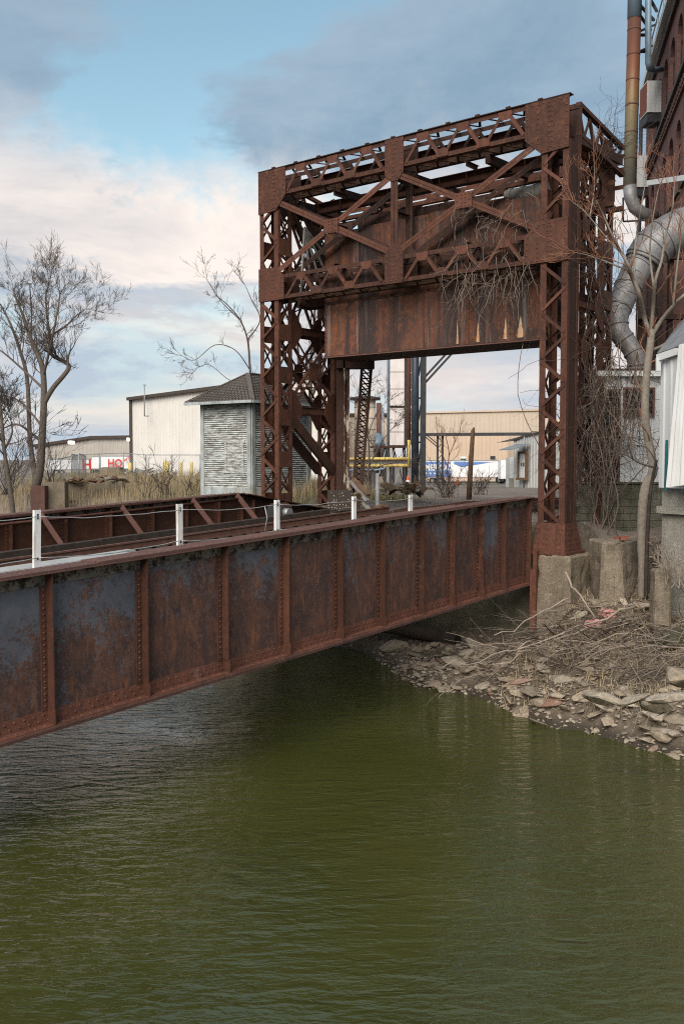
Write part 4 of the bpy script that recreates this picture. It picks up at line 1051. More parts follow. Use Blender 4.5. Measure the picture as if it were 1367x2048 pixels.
bare_tree('bare_sapling', 'slender reddish sapling in the yard before the trailer', [
    ([(896, 975), (894, 940), (897, 905), (890, 870), (886, 855)], .035, .012), ([(897, 910), (910, 880), (918, 865)], .02, .008), ([(895, 930), (882, 900), (880, 880)], .02, .008)],
    42, 'twig_red', 'twig_red', .9, 1, .5, .3, up=.2, kids=(2, 4), minr=.006)
# tree on the right bank with reddish shoots
bare_tree('bare_tree', 'smooth barked tree with reddish shoots in front of the white louvred building', [
    ([(1286, 1125), (1283, 1080), (1285, 1010), (1291, 972), (1304, 945), (1303, 920), (1295, 880), (1289, 830), (1291, 760), (1299, 690), (1302, 660)], .135, .085),
    ([(1302, 665), (1288, 630), (1278, 590), (1266, 560), (1255, 530), (1238, 500), (1222, 468), (1205, 430), (1190, 400)], .06, .012),
    ([(1302, 660), (1305, 610), (1310, 560), (1322, 520), (1330, 470), (1343, 420), (1347, 370)], .05, .010),
    ([(1301, 668), (1320, 640), (1345, 612), (1367, 590), (1390, 570)], .06, .03),
    ([(1300, 700), (1325, 690), (1350, 668), (1372, 655)], .04, .02), ([(1272, 575), (1262, 520), (1272, 470), (1280, 420), (1290, 360)], .035, .008), ([(1255, 530), (1215, 520), (1180, 512), (1150, 505)], .025, .006),
    ([(1310, 560), (1300, 500), (1304, 440), (1315, 380)], .03, .008), ([(1345, 612), (1352, 540), (1360, 480)], .035, .012), ([(1240, 505), (1215, 480), (1170, 425), (1145, 405)], .02, .006), ([(1205, 430), (1200, 380), (1188, 330)], .016, .005)],
    22.6, 'bark_light', 'twig_red', .85, 2, .42, .35, thr=.012, up=.13, spread=.6, kids=(2, 3), minr=.004)
bare_tree('dead_sapling', 'dark dead branch crossing before the tree on the right bank', [
    ([(1292, 1105), (1298, 1000), (1305, 950), (1312, 920)], .05, .03), ([(1300, 932), (1275, 925), (1255, 912), (1236, 905)], .025, .008), ([(1290, 905), (1268, 880), (1260, 860)], .02, .006), ([(1296, 920), (1280, 890), (1255, 900)], .015, .005)],
    22.2, 'wood_dark', 'twig_dark', .6, 1, .25, .2, up=.03, kids=(2, 3), minr=.004)

# ------------------------------------------------------------------ vines on the portal
def vine(name, label, starts, mat, grav=.25, thick=.008, seg=14):
    m = MB()
    for p, d, L in starts:
        pts = [p]; dd = d.normalized(); n = seg
        for i in range(n):
            dd = (dd+V((R.gauss(0, .38), R.gauss(0, .38), R.gauss(0, .38)-grav))*.55).normalized(); pts.append(pts[-1]+dd*(L/n))
        m.tube(pts, [thick*(1-.55*i/n) for i in range(n+1)], 4, True, False)
        if R.random() < .6: twigs(m, pts[n//2], V((R.gauss(0, 1), R.gauss(0, 1), R.gauss(0, .4))), L*.35, thick*.6, 1, -.05, 1.0, .35, (2, 4), 5, .003)
    return mk(name, m, mat, None, label, 'vine')
rs = lambda a, b: R.uniform(a, b)
vine('vine', 'dry vines draped over the lower front chord and counterweight', [(B(rs(-.12, .5), rs(.9, 3.4), rs(9.9, 10.9)), V((rs(-.5, .5), rs(-.5, .5), -.4)), rs(.7, 2.0)) for _ in range(60)], 'vine_stem', .3, .009)
vine('vine', 'dry vines tangled on the upper diagonal by the right corner', [(B(rs(-.1, .3), rs(1.0, 3.6), rs(10.9, 11.8)), V((rs(-.5, .5), rs(-1, 1), -.2)), rs(.5, 1.3)) for _ in range(36)], 'vine_stem', .2, .008)
vine('vine', 'mass of brown vines smothering the side of the right portal leg', [(B(rs(.6, 3.2), rs(-.25, .35), rs(4.2, 11.5)), V((rs(-.4, .4), rs(-.6, .3), rs(-.8, .5))), rs(.8, 2.4)) for _ in range(230)], 'vine_dark', .12, .009)
vine('vine', 'thick vine stems climbing the rear right leg', [(B(rs(2.4, 3.2), rs(.0, .5), 2.9), V((rs(-.1, .1), rs(-.1, .1), 1)), rs(4, 8.5)) for _ in range(22)], 'vine_stem', -.35, .022, 22)
vine('vine', 'fine bare tendrils arching above the rear right corner of the portal', [(B(rs(2.0, 3.4), rs(.0, .6), rs(12.6, 13.4)), V((rs(-.3, 1), rs(-1, .3), rs(.3, 1.2))), rs(.8, 1.9)) for _ in range(46)], 'twig_dark', .10, .006)
vine('vine', 'twisted bare vine stems hanging before the louvred wall', [(at(rs(1180, 1290), rs(700, 860), rs(24.6, 25.2)), V((rs(-.5, .5), rs(-.3, .3), -.6)), rs(.8, 2.6)) for _ in range(90)], 'vine_stem', .2, .010)
vine('vine', 'dry roots hanging over the stone ledge at the water', [(B(lerp(WL, t)+rs(.2, .7), t, rs(.35, .8)), V((rs(-.5, .2), rs(-.5, .5), -.5)), rs(.3, .7)) for t in [rs(-5.2, -2.6) for _ in range(70)]], 'dry_stick', .3, .007)

# ------------------------------------------------------------------ wooden hut
CA, CB_, CC = at(400, 985, 36.3), at(503, 985, 34.8), at(617, 985, 37.4)
HZ0 = 3.85; HZ1 = at(503, 803, 34.8).z
e1 = (CA-CB_); e1.z = 0; e1 = e1.normalized()*2.42; e2 = V((-e1.y, e1.x, 0)); e2 = e2 if e2.y > 0 else -e2
k2 = (CC-CB_); k2.z = 0; e2 = e2.normalized()*3.3
HB = V((CB_.x, CB_.y, 0))
hut = empty('wooden_hut', V((HB.x, HB.y, HZ0)), 'weathered clapboard hut with peeling pale paint and hipped shingle roof', 'hut')
def hut_p(a, b, z): return HB+e1*a+e2*b+Z*z
def clap(p0, p1, z0, z1, n, nrm):
    m = MB(); h = (z1-z0)/n
    for i in range(n):
        z = z0+h*i; j = R.uniform(0, .006); lo = nrm*(.052+j); hi = nrm*(.004+j*.3)
        m.add([p0+Z*z+lo, p1+Z*z+lo, p1+Z*(z+h)+hi, p0+Z*(z+h)+hi, p0+Z*z, p1+Z*z], [(0,1,2,3), (4,5,1,0)])
    return m
n1 = -e2.normalized(); n2 = -e1.normalized()
mk('wall_core', MB().boxax(hut_p(.5, .5, (HZ0+HZ1)/2), e1*.5, e2*.5, Z*((HZ1-HZ0)/2)), 'wood_dark', hut)
w1 = mk('clapboard_wall', clap(hut_p(1, 0, 0), hut_p(0, 0, 0), HZ0+.3, HZ1, 40, n1), 'peeling_paint', hut, kind='stuff')
w2 = mk('clapboard_wall', clap(hut_p(0, 0, 0), hut_p(0, 1, 0), HZ0+.3, HZ1, 40, n2), 'peeling_paint', hut, kind='stuff')
for a, b in ((0, 0), (1, 0), (0, 1)):
    m = MB(); c = hut_p(a, b, 0); m.boxax(c+Z*(HZ0+HZ1)/2+n1*.02+e1.normalized()*(.06 if a == 0 else -.06), e1.normalized()*.085, n1*.055, Z*((HZ1-HZ0)/2))
    m.boxax(c+Z*(HZ0+HZ1)/2+n2*.02+e2.normalized()*(.06 if b == 0 else -.06), e2.normalized()*.085, n2*.055, Z*((HZ1-HZ0)/2-.002)); mk('corner_board', m, 'trim_paint', hut)
mk('base_board', MB().boxax(hut_p(.5, 0, HZ0+.14)+n1*.03, e1*.5, n1*.03, Z*.16), 'trim_paint', hut); mk('base_board', MB().boxax(hut_p(0, .5, HZ0+.14)+n2*.03, e2*.5, n2*.03, Z*.158), 'trim_paint', hut)
wf = MB(); wc = hut_p(.32, 0, HZ0+1.42)+n1*.05; ex = e1.normalized()
for sx in (-1, 1): wf.boxax(wc+ex*sx*.42, ex*.05, n1*.025, Z*.52)
for sz_ in (-1, 1): wf.boxax(wc+Z*sz_*.55, ex*.52, n1*.03, Z*.05)
win = mk('window', wf, 'peeling_paint', hut, 'boarded up window')
for k in range(9): mk('board', MB().boxax(wc+Z*(-.44+k*.11)-n1*.01, ex*.37, n1*.012, Z*.05), 'peeling_paint', win)
mk('foundation', MB().boxax(hut_p(.5, .5, 3.6), e1*.49, e2*.49, Z*.27), 'concrete_dark', hut)
# hipped roof
ov = .45; E1 = e1.normalized(); E2 = e2.normalized(); zr = HZ1+.02; peak = at(492, 753, 36.2).z+.12
c4 = [hut_p(0, 0, zr)-E1*ov-E2*ov, hut_p(1, 0, zr)+E1*ov-E2*ov, hut_p(1, 1, zr)+E1*ov+E2*ov, hut_p(0, 1, zr)-E1*ov+E2*ov]
r1 = hut_p(.5, .36, peak); r2 = hut_p(.5, .64, peak)
m = MB()
def roof_face(a, b, c, d, rows):
    nn = (b-a).cross(d-a).normalized(); nn = nn if nn.z > 0 else -nn
    for i in range(rows):
        f0, f1 = i/rows, (i+1)/rows; p0 = a.lerp(d, f0); p1 = b.lerp(c, f0); q0 = a.lerp(d, f1); q1 = b.lerp(c, f1)
        k = max(1, int((p1-p0).length/.16))
        for j in range(k):
            l0, l1 = j/k, (j+1)/k; th = .018+R.uniform(0, .014); A = p0.lerp(p1, l0); Bq = p0.lerp(p1, l1-.02); Cq = q0.lerp(q1, l1-.02); D = q0.lerp(q1, l0)
            m.add([A+nn*th, Bq+nn*th, Cq+nn*.004, D+nn*.004, A, Bq], [(0,1,2,3), (4,5,1,0)])
roof = mk('roof', MB().add([*c4, r1, r2], [(0,1,4), (1,2,5,4), (2,3,5), (3,0,4,5), (3,2,1,0)]), 'wood_dark', hut)
roof_face(c4[0], c4[1], r1, r1, 16); roof_face(c4[3], c4[0], r1, r2, 16)
mk('shingles', m, 'shingle', roof, kind='stuff')
for a, b in ((c4[0], r1), (c4[1], r1), (r1, r2)): mk('hip_cap', MB().beam(a+Z*.03, b+Z*.03, .16, .035, Z), 'shingle', roof)
for a, b in ((c4[0], c4[1]), (c4[0], c4[3])): mk('gutter', MB().beam(a-Z*.04, b-Z*.04, .10, .10, Z), 'trim_paint', roof)
for k in range(2): lump(hut, hut_p(.10-.12*k, 0, HZ1-.12)+n1*.12, V((.07, .07, .06)), 'trim_paint', 'flood_lamp', 12)

# ------------------------------------------------------------------ left background: warehouses, trailers, fence
def corrugated(mb, p0, p1, z0a, z1a, z1b, n, depth, nrm, z0b=None):
    z0b = z0a if z0b is None else z0b; vs = []; fs = []; prof = ((0, 0), (.30, 0), (.40, 1), (.60, 1), (.70, 0)); k = 0
    for i in range(n):
        for u, h in prof: vs.append(((i+u)/n, h))
    vs.append((1, 0)); V_ = []
    for u, h in vs:
        p = p0.lerp(p1, u)+nrm*depth*h; V_ += [V((p.x, p.y, z0a+(z0b-z0a)*u)), V((p.x, p.y, z1a+(z1b-z1a)*u))]
    fs = [(2*i, 2*i+2, 2*i+3, 2*i+1) for i in range(len(vs)-1)]
    mb.add(V_, fs); return mb
def wall_thing(name, label, cat, pts, zb, m, group=None):
    e = empty(name, V((pts[0][0].x, pts[0][0].y, zb)), label, cat, group); return e
def face(par, a, b, z0, z1a, z1b, m, rib=.3, depth=.05, name='wall'):
    a = V((a.x, a.y, 0)); b = V((b.x, b.y, 0)); d = b-a; nrm = V((d.y, -d.x, 0)).normalized()
    if nrm.dot(-(a+b)/2) < 0: nrm = -nrm
    return mk(name, corrugated(MB(), a, b, z0, z1a, z1b, max(2, int(d.length/rib)), depth, nrm), m, par)
w = empty('warehouse', at(260, 952, 113), 'tall cream corrugated warehouse with dark roof edge behind the hut', 'warehouse')
a, b = at(262, 800, 113), at(668, 747, 96); c = at(200, 800, 150)
za, zb = at(262, 800, 113).z, at(668, 747, 96).z
face(w, a, b, 2.2, za, zb, 'siding_cream', .5, .06)
bk = V((-.02, 1, 0)).normalized()*30
mk('roof', MB().add([V((a.x, a.y, za)), V((b.x, b.y, zb)), V((b.x, b.y, zb))+bk, V((a.x, a.y, za))+bk], [(0, 1, 2, 3)]), 'dark_trim', w)
face(w, a, a+bk, 2.2, za, za, 'siding_cream', .62, .1)
mk('roof_edge', MB().beam(V((a.x-.3, a.y-.2, za+.1)), V((b.x, b.y-.2, zb+.1)), .5, .35, Z), 'dark_trim', w)
mk('corner_trim', MB().beam(V((a.x, a.y-.15, 2.2)), V((a.x, a.y-.15, za)), .35, .3, V((0, 1, 0))), 'dark_trim', w)
m = MB(); p = at(289, 770, 110); q = at(289, 832, 110); m.tube([p, q], .07, 6); m.tube([q, q+V((.5, 0, 0))], .06, 6); m.tube([p-V((.15, 0, 0)), p+V((.15, 0, 0))], .06, 6); mk('vent_pipe', m, 'galvanised', w)
w = empty('warehouse', at(90, 950, 165), 'long low grey warehouse behind the parked white trailers', 'warehouse')
pL, pM, pR = at(70, 893, 172), at(185, 876, 165), at(262, 875, 160)
for p, q in ((pL, pM), (pM, pR)):
    face(w, p, q, 2.0, p.z, q.z, 'siding_grey', .9, .10); mk('roof_edge', MB().beam(p+V((0, -.3, .1)), q+V((0, -.3, .1)), .6, .5, Z), 'dark_trim', w)
    mk('roof', MB().add([p, q, q+V((0, 30, 0)), p+V((0, 30, 0))], [(0, 1, 2, 3)]), 'dark_trim', w)
for px, py in ((143, 885), (260, 879)):
    p = at(px, py, 158); lm = mk('wall_lamp', MB().boxax(p, V((.45, 0, 0)), V((0, .3, 0)), V((0, 0, .25))), 'lamp_glow', w)
def text(body, p, h, right, up, m, par, name='lettering', ext=.004, sx=1.0):
    cu = bpy.data.curves.new(name, 'FONT'); cu.body = body; cu.size = h*1.4; cu.extrude = ext; cu.offset = h*.05
    to = bpy.data.objects.new('tmp', cu); COL.objects.link(to)
    bpy.context.view_layer.update(); dg = bpy.context.evaluated_depsgraph_get(); me = bpy.data.meshes.new_from_object(to.evaluated_get(dg)); bpy.data.objects.remove(to)
    right = right.normalized()*sx; up = up.normalized(); nn = right.cross(up).normalized()
    for v in me.vertices: c = v.co.copy(); v.co = p+right*c.x+up*c.y+nn*c.z
    me.materials.clear(); me.materials.append(MAT[m]); return mk(name, me, None, par)
def trailer(px0, px1, py0, py1, Y0, Y1, label, zb):
    p, q = at(px0, py0, Y0), at(px1, py0, Y1); d = (q-p); d.z = 0; nrm = V((d.y, -d.x, 0)).normalized(); z1 = p.z; z0 = at(px0, py1, Y0).z+.9
    e = empty('box_trailer', V((p.x, p.y, zb)), label, 'trailer', 'parked box trailers')
    c = (p+q)/2; c.z = (z0+z1)/2; mk('body', MB().boxax(c-nrm*1.25, d/2, nrm*1.25, Z*((z1-z0)/2)), 'trailer_white', e)
    mk('top_rail', MB().boxax(V((c.x, c.y, z1))+nrm*.02, d/2, nrm*.03, Z*.06), 'galvanised', e); mk('bottom_rail', MB().boxax(V((c.x, c.y, z0))+nrm*.02, d/2, nrm*.03, Z*.08), 'galvanised', e)
    dn = d.normalized()
    for f in (.12, .22):
        for o in (.25, 2.1):
            cc = p+d*f-nrm*o; cc.z = z0-.42; wl = mk('wheel', MB().tube([cc+nrm*.14, cc-nrm*.14], .48, 14), 'rubber', e); mk('rim', MB().tube([cc+nrm*.16, cc+nrm*.1], .25, 10), 'galvanised', wl)
    cc = p+d*.8-nrm*.6; cc.z = (z0+zb)/2; mk('landing_gear', MB().boxax(cc, dn*.08, nrm*.08, Z*((z0-zb)/2)), 'galvanised', e)
    return e, p, d, nrm, z0, z1
e, p, d, nrm, z0, z1 = trailer(100, 203, 918, 951, 150, 152, 'white box trailer with red letters farthest left behind the fence', 2.6)
text('HO', at(166, 938, 150)+nrm*.1+V((0, -.6, 0)), 1.45, d, Z, 'red_paint', e)
e, p, d, nrm, z0, z1 = trailer(184, 200, 913, 950, 144, 144, 'plain white trailer end standing between the lettered trailers', 2.7)
e, p, d, nrm, z0, z1 = trailer(202, 246, 912, 950, 142, 142, 'white box trailer with large red letters left of the cream warehouse', 2.7)
text('HOI', at(216, 934, 141.6)+nrm*.12, 1.15, d, Z, 'red_paint', e, sx=.86)
e, p, d, nrm, z0, z1 = trailer(247, 264, 912, 950, 140, 140, 'white trailer end beside the corner of the cream warehouse', 2.7)
text('arttn', at(249, 923, 139.6)+nrm*.1, .5, d+Z*.6, Z, 'red_paint', e)
# chain-link fence
fence = empty('chain_link_fence', at(300, 958, 71), 'chain link fence on grey posts in front of the warehouses', 'fence')
FP = [(98, 917, 955, 78), (121, 917, 955, 78), (158, 908, 958, 72), (199, 907, 957, 72), (247, 905, 957, 71), (292, 909, 957, 70), (344, 909, 957, 69), (400, 909, 957, 68)]
pt = []
for px, y0, y1, Y in FP:
    a, b = at(px, y1+6, Y), at(px, y0, Y); mk('fence_post', MB().cyl(a, b, .045, 8), 'galvanised', fence); pt.append((a, b))
for (a, b), (c, d) in zip(pt, pt[1:]):
    mk('top_rail', MB().cyl(b-Z*.03, d-Z*.03, .028, 6), 'galvanised', fence); m = MB(); n = int((c-a).length/.16); h = 12
    for i in range(-h, n):
        for sg in (0, 1):
            f0, f1 = i/n, (i+h)/n; u0, u1 = max(0, f0), min(1, f1)
            if u1 <= u0: continue
            v0, v1 = (u0-f0)/(f1-f0), (u1-f0)/(f1-f0)
            if sg: v0, v1 = 1-v0, 1-v1
            P0 = a.lerp(c, u0).lerp(b.lerp(d, u0), v0*.97+.02); P1 = a.lerp(c, u1).lerp(b.lerp(d, u1), v1*.97+.02); m.tube([P0, P1], .0035, 3, False, False)
    mk('chain_link', m, 'galvanised', fence, kind='stuff')
gt = empty('fence_gate', at(156, 958, 71.5), 'dense grey chain link gate panels folded together', 'gate')
for k, (x0, x1) in enumerate(((143, 158), (158, 172))):
    a, b, c, d = at(x0, 956, 72-k), at(x1, 957, 73.5-k), at(x1, 912, 73.5-k), at(x0, 907, 72-k)
    for p, q in ((a, b), (b, c), (c, d), (d, a)): mk('gate_frame', MB().cyl(p, q, .03, 6), 'galvanised', gt)
    m = MB()
    for i in range(24): m.tube([a.lerp(b, i/24), d.lerp(c, i/24)], .008, 3, False, False)
    for i in range(26): m.tube([a.lerp(d, i/26), b.lerp(c, i/26)], .008, 3, False, False)
    mk('chain_link', m, 'galvanised', gt, kind='stuff')
for k, (px, y0, h) in enumerate(((331, 922, 952), (335, 922, 952), (362, 924, 951), (383, 924, 951))):
    a, b = at(px, h, 100), at(px, y0, 100); mk('bollard', MB().tube([a-Z*.6, b-Z*.05, b], [.17, .17, .09], 10), 'yellow_paint', None,
       'yellow bollard, '+('first', 'second', 'third', 'last')[k]+' from the left in the row at the cream warehouse', 'bollard', 'yellow bollards along the cream warehouse')
a, b = at(260, 950, 104), at(260, 925, 104); mk('bollard', MB().tube([a-Z*.5, b-Z*.05, b], [.2, .2, .1], 10), 'yellow_paint', None, 'yellow bollard at the left corner of the cream warehouse', 'bollard', 'yellow bollards along the cream warehouse')
p = at(200, 955, 68); q = at(241, 955, 68); c = (p+q)/2; bs_ = [p, q, q+V((0, 1.4, 0)), p+V((0, 1.4, 0))]; tp = [x+Z*.72 for x in (p+V((.06, .05, 0)), q-V((.06, -.05, 0)), q+V((-.06, 1.3, 0)), p+V((.06, 1.3, 0)))]
rough_block('concrete_block', [x-Z*.4 for x in bs_], tp, 'concrete', 'squat grey concrete block behind the chain link fence', 'concrete block', .02, 4)
pile = empty('scrap_pile', at(265, 952, 66), 'heap of dark scrap, tyres and bent pipes behind the fence', 'scrap pile')
for k in range(16): lump(pile, at(R.uniform(246, 290), R.uniform(946, 954), 66), V((.45, .4, .25)), R.choice(('rubber', 'galvanised', 'black_steel')), 'scrap', 10)
for k in range(4): p = at(R.uniform(270, 290), 953, 65.5); mk('pipe', MB().cyl(p, p+V((R.uniform(.6, 1.6), 0, R.uniform(.1, .6))), .05, 6), 'wood_grey', pile)
# ruin of a low retaining wall in front, rubble
ruin = empty('retaining_wall', at(120, 985, 42), 'crumbling low brick and concrete retaining wall beside the big tree', 'wall')
for k, (x0, x1, y0, y1, Y, mt) in enumerate(((88, 130, 964, 1010, 42, 'concrete'), (130, 245, 958, 975, 44, 'concrete'), (62, 90, 972, 1012, 41.5, 'brick_ruin'))):
    p, q = at(x0, y1, Y), at(x1, y1, Y); zt_ = at(x0, y0, Y).z; m = MB(); m.box((p.x, Y, p.z-.6), (q.x, Y+.6, zt_)); mk('wall_section', m, mt, ruin)
for k in range(30):
    p = at(R.uniform(128, 255), R.uniform(956, 964), R.uniform(42.5, 44)); lump(ruin, p, V((.4, .25, .14)), R.choice(('concrete', 'brick_ruin', 'rubble', 'wood_brown')), 'rubble_piece', 9)
# dead grass and weeds on the far left bank
def grass(name, label, n, fpos, mats, hmin, hmax, lean=.35):
    m = MB()
    for i in range(n):
        p = fpos(); p.z = ground_z(p)-.03; h = R.uniform(hmin, hmax); a = R.uniform(0, 6.28); d = V((math.cos(a), math.sin(a), 0)); w_ = d.cross(Z)*R.uniform(.006, .014)
        tip = p+Z*h+d*h*R.uniform(0, lean); mid = p+Z*h*.55+d*h*lean*.25; m.add([p-w_, p+w_, mid+w_*.7, tip, mid-w_*.7], [(0, 1, 2, 4), (4, 2, 3)])
    return mk(name, m, mats, None, label, 'grass', kind='stuff')
def left_bank():
    t = R.uniform(11.8, 34); s = lerp(WL, t)+R.uniform(.8, 11); return B(s, t, 0)
grass('dry_grass', 'tall dry straw coloured grass on the bank behind the far girder', 15000, left_bank, 'dead_grass', .3, 1.0)
grass('green_grass', 'fresh green weeds growing among the dry grass', 5000, lambda: B(R.uniform(3, 12), R.uniform(11.5, 22), 0), 'green_grass', .15, .45)
grass('dry_grass', 'thin dry weeds scattered over the right river bank', 2600, lambda: B(R.uniform(-4.2, 1.5), R.uniform(-6.5, -.3), 0), 'dead_grass', .08, .32, 1.2)
def shrub(px, py, Y, n, h, label, mat='twig_dark', group='bare shrubs'):
    b = at(px, py, Y); e = empty('bare_shrub', b, label, 'shrub', group); m = MB()
    for k in range(n): twigs(m, b+V((R.gauss(0, .15), R.gauss(0, .15), -.1)), V((R.gauss(0, .45), R.gauss(0, .45), 1)), h*R.uniform(.6, 1.1), .014, 2, .05, .7, .16, (2, 4), 5, .006)
    mk('stems', m, mat, e)
shrub(335, 985, 40, 12, 1.3, 'dark bare shrub in the dry grass below the yellow bollards'); shrub(298, 990, 40, 8, 1.1, 'smaller bare shrub in the dry grass left of the dark one'); shrub(380, 985, 39, 8, .9, 'low bare shrub beside the corner of the hut')
shrub(15, 985, 43, 26, 2.6, 'dense dark thicket under the big left tree'); shrub(105, 960, 47, 14, 2.0, 'tangle of thin shoots right of the big trunk')
shrub(890, 990, 37, 26, 1.0, 'tangled reddish brush heap around the broken pole', 'vine_stem'); shrub(960, 985, 38, 16, .8, 'low reddish brush right of the broken pole', 'vine_stem'); shrub(830, 985, 40, 10, .6, 'thin brush before the black column', 'vine_stem'); shrub(735, 965, 46, 16, 1.1, 'grey brush behind the broken timber', 'twig_dark')

# ------------------------------------------------------------------ yard behind the portal
yard_z = lambda Y: lerp([(30, 3.55), (60, 3.3), (130, 1.8), (4000, 1.8)], Y)
gal = empty('overhead_gallery', at(960, 960, 108), 'tan corrugated overhead gallery bridging the yard on black legs', 'gallery')
a, b = at(780, 828, 108), at(1110, 820, 104); za, zb = a.z, b.z; z0 = at(960, 866, 106).z
face(gal, a, b, z0, za, zb, 'siding_tan_pale', .45, .03)
mk('soffit', MB().add([V((a.x, a.y, z0)), V((b.x, b.y, z0)), V((b.x, b.y+5, z0)), V((a.x, a.y+5, z0))], [(0, 1, 2, 3)]), 'black_steel', gal)
mk('roof', MB().add([a, b, b+V((0, 5, .1)), a+V((0, 5, .1))], [(0, 1, 2, 3)]), 'dark_trim', gal)
mk('edge_beam', MB().beam(V((a.x, a.y-.15, z0-.15)), V((b.x, b.y-.15, z0-.15)), .3, .35, Z), 'black_steel', gal)
mk('ridge_trim', MB().beam(a+V((0, -.1, .05)), b+V((0, -.1, .05)), .2, .16, Z), 'siding_tan', gal)
for px in (874, 884):
    p = at(px, 960, 107); p.z = 1.9; mk('gallery_leg', MB().beam(p, V((p.x, p.y, z0)), .22, .25, V((0, 1, 0))), 'black_steel', gal)
q = MB(); p0, p1 = at(874, 960, 107), at(884, 960, 107)
for i in range(9):
    z = 2.0+i*.62; u, v = (p0, p1) if i % 2 else (p1, p0); q.beam(V((u.x, 107, z)), V((v.x, 107, z+.62)), .08, .05, V((0, 1, 0)))
mk('leg_lacing', q, 'black_steel', gal, kind='stuff')
for y_ in (866, 872): mk('knee_brace', MB().beam(at(848, y_, 106.6), at(874, y_+22, 106.8), .10, .1, Z), 'black_steel', gal)
tb = empty('factory_hall', at(950, 960, 150), 'large windowless tan factory hall behind the overhead gallery', 'factory')
for x0, x1, Y0, Y1, zt_, mt in ((840, 1014, 150, 148, 11.5, 'siding_tan'), (1014, 1120, 156, 156, 11.5, 'siding_tan')):
    p, q = at(x0, 900, Y0), at(x1, 900, Y1); face(tb, p, q, 1.5, zt_, zt_, mt, .6, .03)
p, q = at(1000, 940, 149), at(1030, 940, 149); mk('dock_canopy', MB().beam(at(998, 924, 149), at(1034, 924, 149), 1.2, .3, Z), 'wood_brown', tb); mk('dock_door', MB().box((p.x, 148.7, 1.8), (q.x, 148.9, at(1000, 927, 149).z)), 'siding_grey', tb)
mk('sign', MB().box((at(925, 0, 147.6).x, 147.6, at(0, 922, 147.6).z), (at(938, 0, 147.6).x, 147.75, at(0, 913, 147.6).z)), 'white_paint', tb); mk('sign_band', MB().box((at(926, 0, 147.5).x, 147.5, at(0, 920, 147.5).z), (at(937, 0, 147.5).x, 147.59, at(0, 917, 147.5).z)), 'tarp_green', tb)
mk('wall_lamp', MB().box((at(988, 0, 147.3).x, 147.0, at(0, 919, 147.3).z), (at(997, 0, 147.3).x, 147.7, at(0, 912, 147.3).z)), 'black_steel', tb)
fb = empty('factory_block', at(750, 960, 128), 'tan factory block behind the bushy sapling', 'factory')
p, q = at(690, 829, 130), at(782, 829, 126); face(fb, p, q, 1.5, p.z, q.z, 'siding_tan_pale', .7, .08); mk('roof_edge', MB().beam(p+V((0, -.2, 0)), q+V((0, -.2, 0)), .4, .3, Z), 'dark_trim', fb)
p = at(757, 806, 120); mk('flue', MB().cyl(V((p.x, p.y, 3)), p, .32, 10), 'rust_flange', fb); p = at(765, 815, 120); mk('flue', MB().cyl(V((p.x, p.y, 3)), p, .14, 8), 'galvanised', fb)
p, q = at(746, 892, 118), at(764, 892, 118); tp = at(755, 866, 118); m = MB(); m.tube([V((tp.x, 118, p.z-.1)), V((tp.x, 118, p.z+.5)), V((tp.x, 118, tp.z))], [1.0, .8, .22], 12); mk('hopper', m, 'stack_blue', fb)
p = at(730, 838, 105); t_ = at(730, 799, 105); r_ = 1.15
silo = empty('silo', V((p.x, 105, 2)), 'cream silo with dark flat cap behind the lattice strut', 'silo'); m = MB(); n = 28
m.tube([V((p.x, 106, 2)), V((p.x, 106, t_.z))], r_, n); mk('shell', m, 'siding_tan_pale', silo)
for k in range(6): z = t_.z-.8-k*1.2; mk('hoop', MB().tube([V((p.x, 106, z)), V((p.x, 106, z+.07))], r_+.04, n), 'siding_grey', silo)
mk('cap', MB().tube([V((p.x, 106, t_.z)), V((p.x, 106, t_.z+.25)), V((p.x, 106, t_.z+.45))], [r_+.5, r_+.55, r_*.5], n), 'dark_trim', silo)
# panelled tower with frame
pt_ = empty('panelled_tower', at(795, 975, 66), 'tall tower of square pale metal panels on a steel frame behind the portal', 'tower')
x0, x1 = at(779, 800, 66).x, at(808, 800, 66).x; rows = [(640, 676), (678, 708), (710, 743), (745, 777), (779, 811), (817, 845), (847, 863), (865, 890)]
for y0, y1 in rows:
    zt_, zb_ = at(795, y0, 66).z, at(795, y1, 66).z; m = MB(); c = V(((x0+x1)/2, 66.5, (zt_+zb_)/2)); m.boxax(c, V(((x1-x0)/2-.01, 0, 0)), V((0, .5, 0)), V((0, 0, (zt_-zb_)/2+.012)))
    mk('panel', m, 'panel_metal', pt_); mk('panel', MB().boxax(c+V(((x1-x0)/2+.28, .1, 0)), V((.24, 0, 0)), V((0, .4, 0)), V((0, 0, (zt_-zb_)/2-.03))), 'siding_white', pt_)
zb_ = at(795, 892, 66).z; mk('core', MB().box((x0+.05, 66.1, zb_), (x1+.45, 66.95, at(795, 640, 66).z)), 'dark_trim', pt_)
mk('pipe', MB().cyl(V((at(776, 800, 66).x, 66, at(0, 925, 66).z)), V((at(776, 800, 66).x, 66, 20)), .09, 8), 'stack_blue', pt_)
mk('pipe', MB().cyl(V((at(817, 800, 65.5).x, 65.5, at(0, 935, 66).z)), V((at(817, 800, 65.5).x, 65.5, 20)), .13, 10), 'rust_red', pt_)
mk('platform', MB().box((at(742, 0, 66).x, 65.6, zb_-.12), (at(815, 0, 66).x, 67.6, zb_)), 'rust_dark', pt_)
for px in (752, 773, 790, 812):
    for Y in (66, 67.4): mk('frame_leg', MB().beam(V((at(px, 0, 66).x, Y, 2.9)), V((at(px, 0, 66).x, Y, zb_-.1)), .12, .12, V((0, 1, 0))), 'black_steel', pt_)
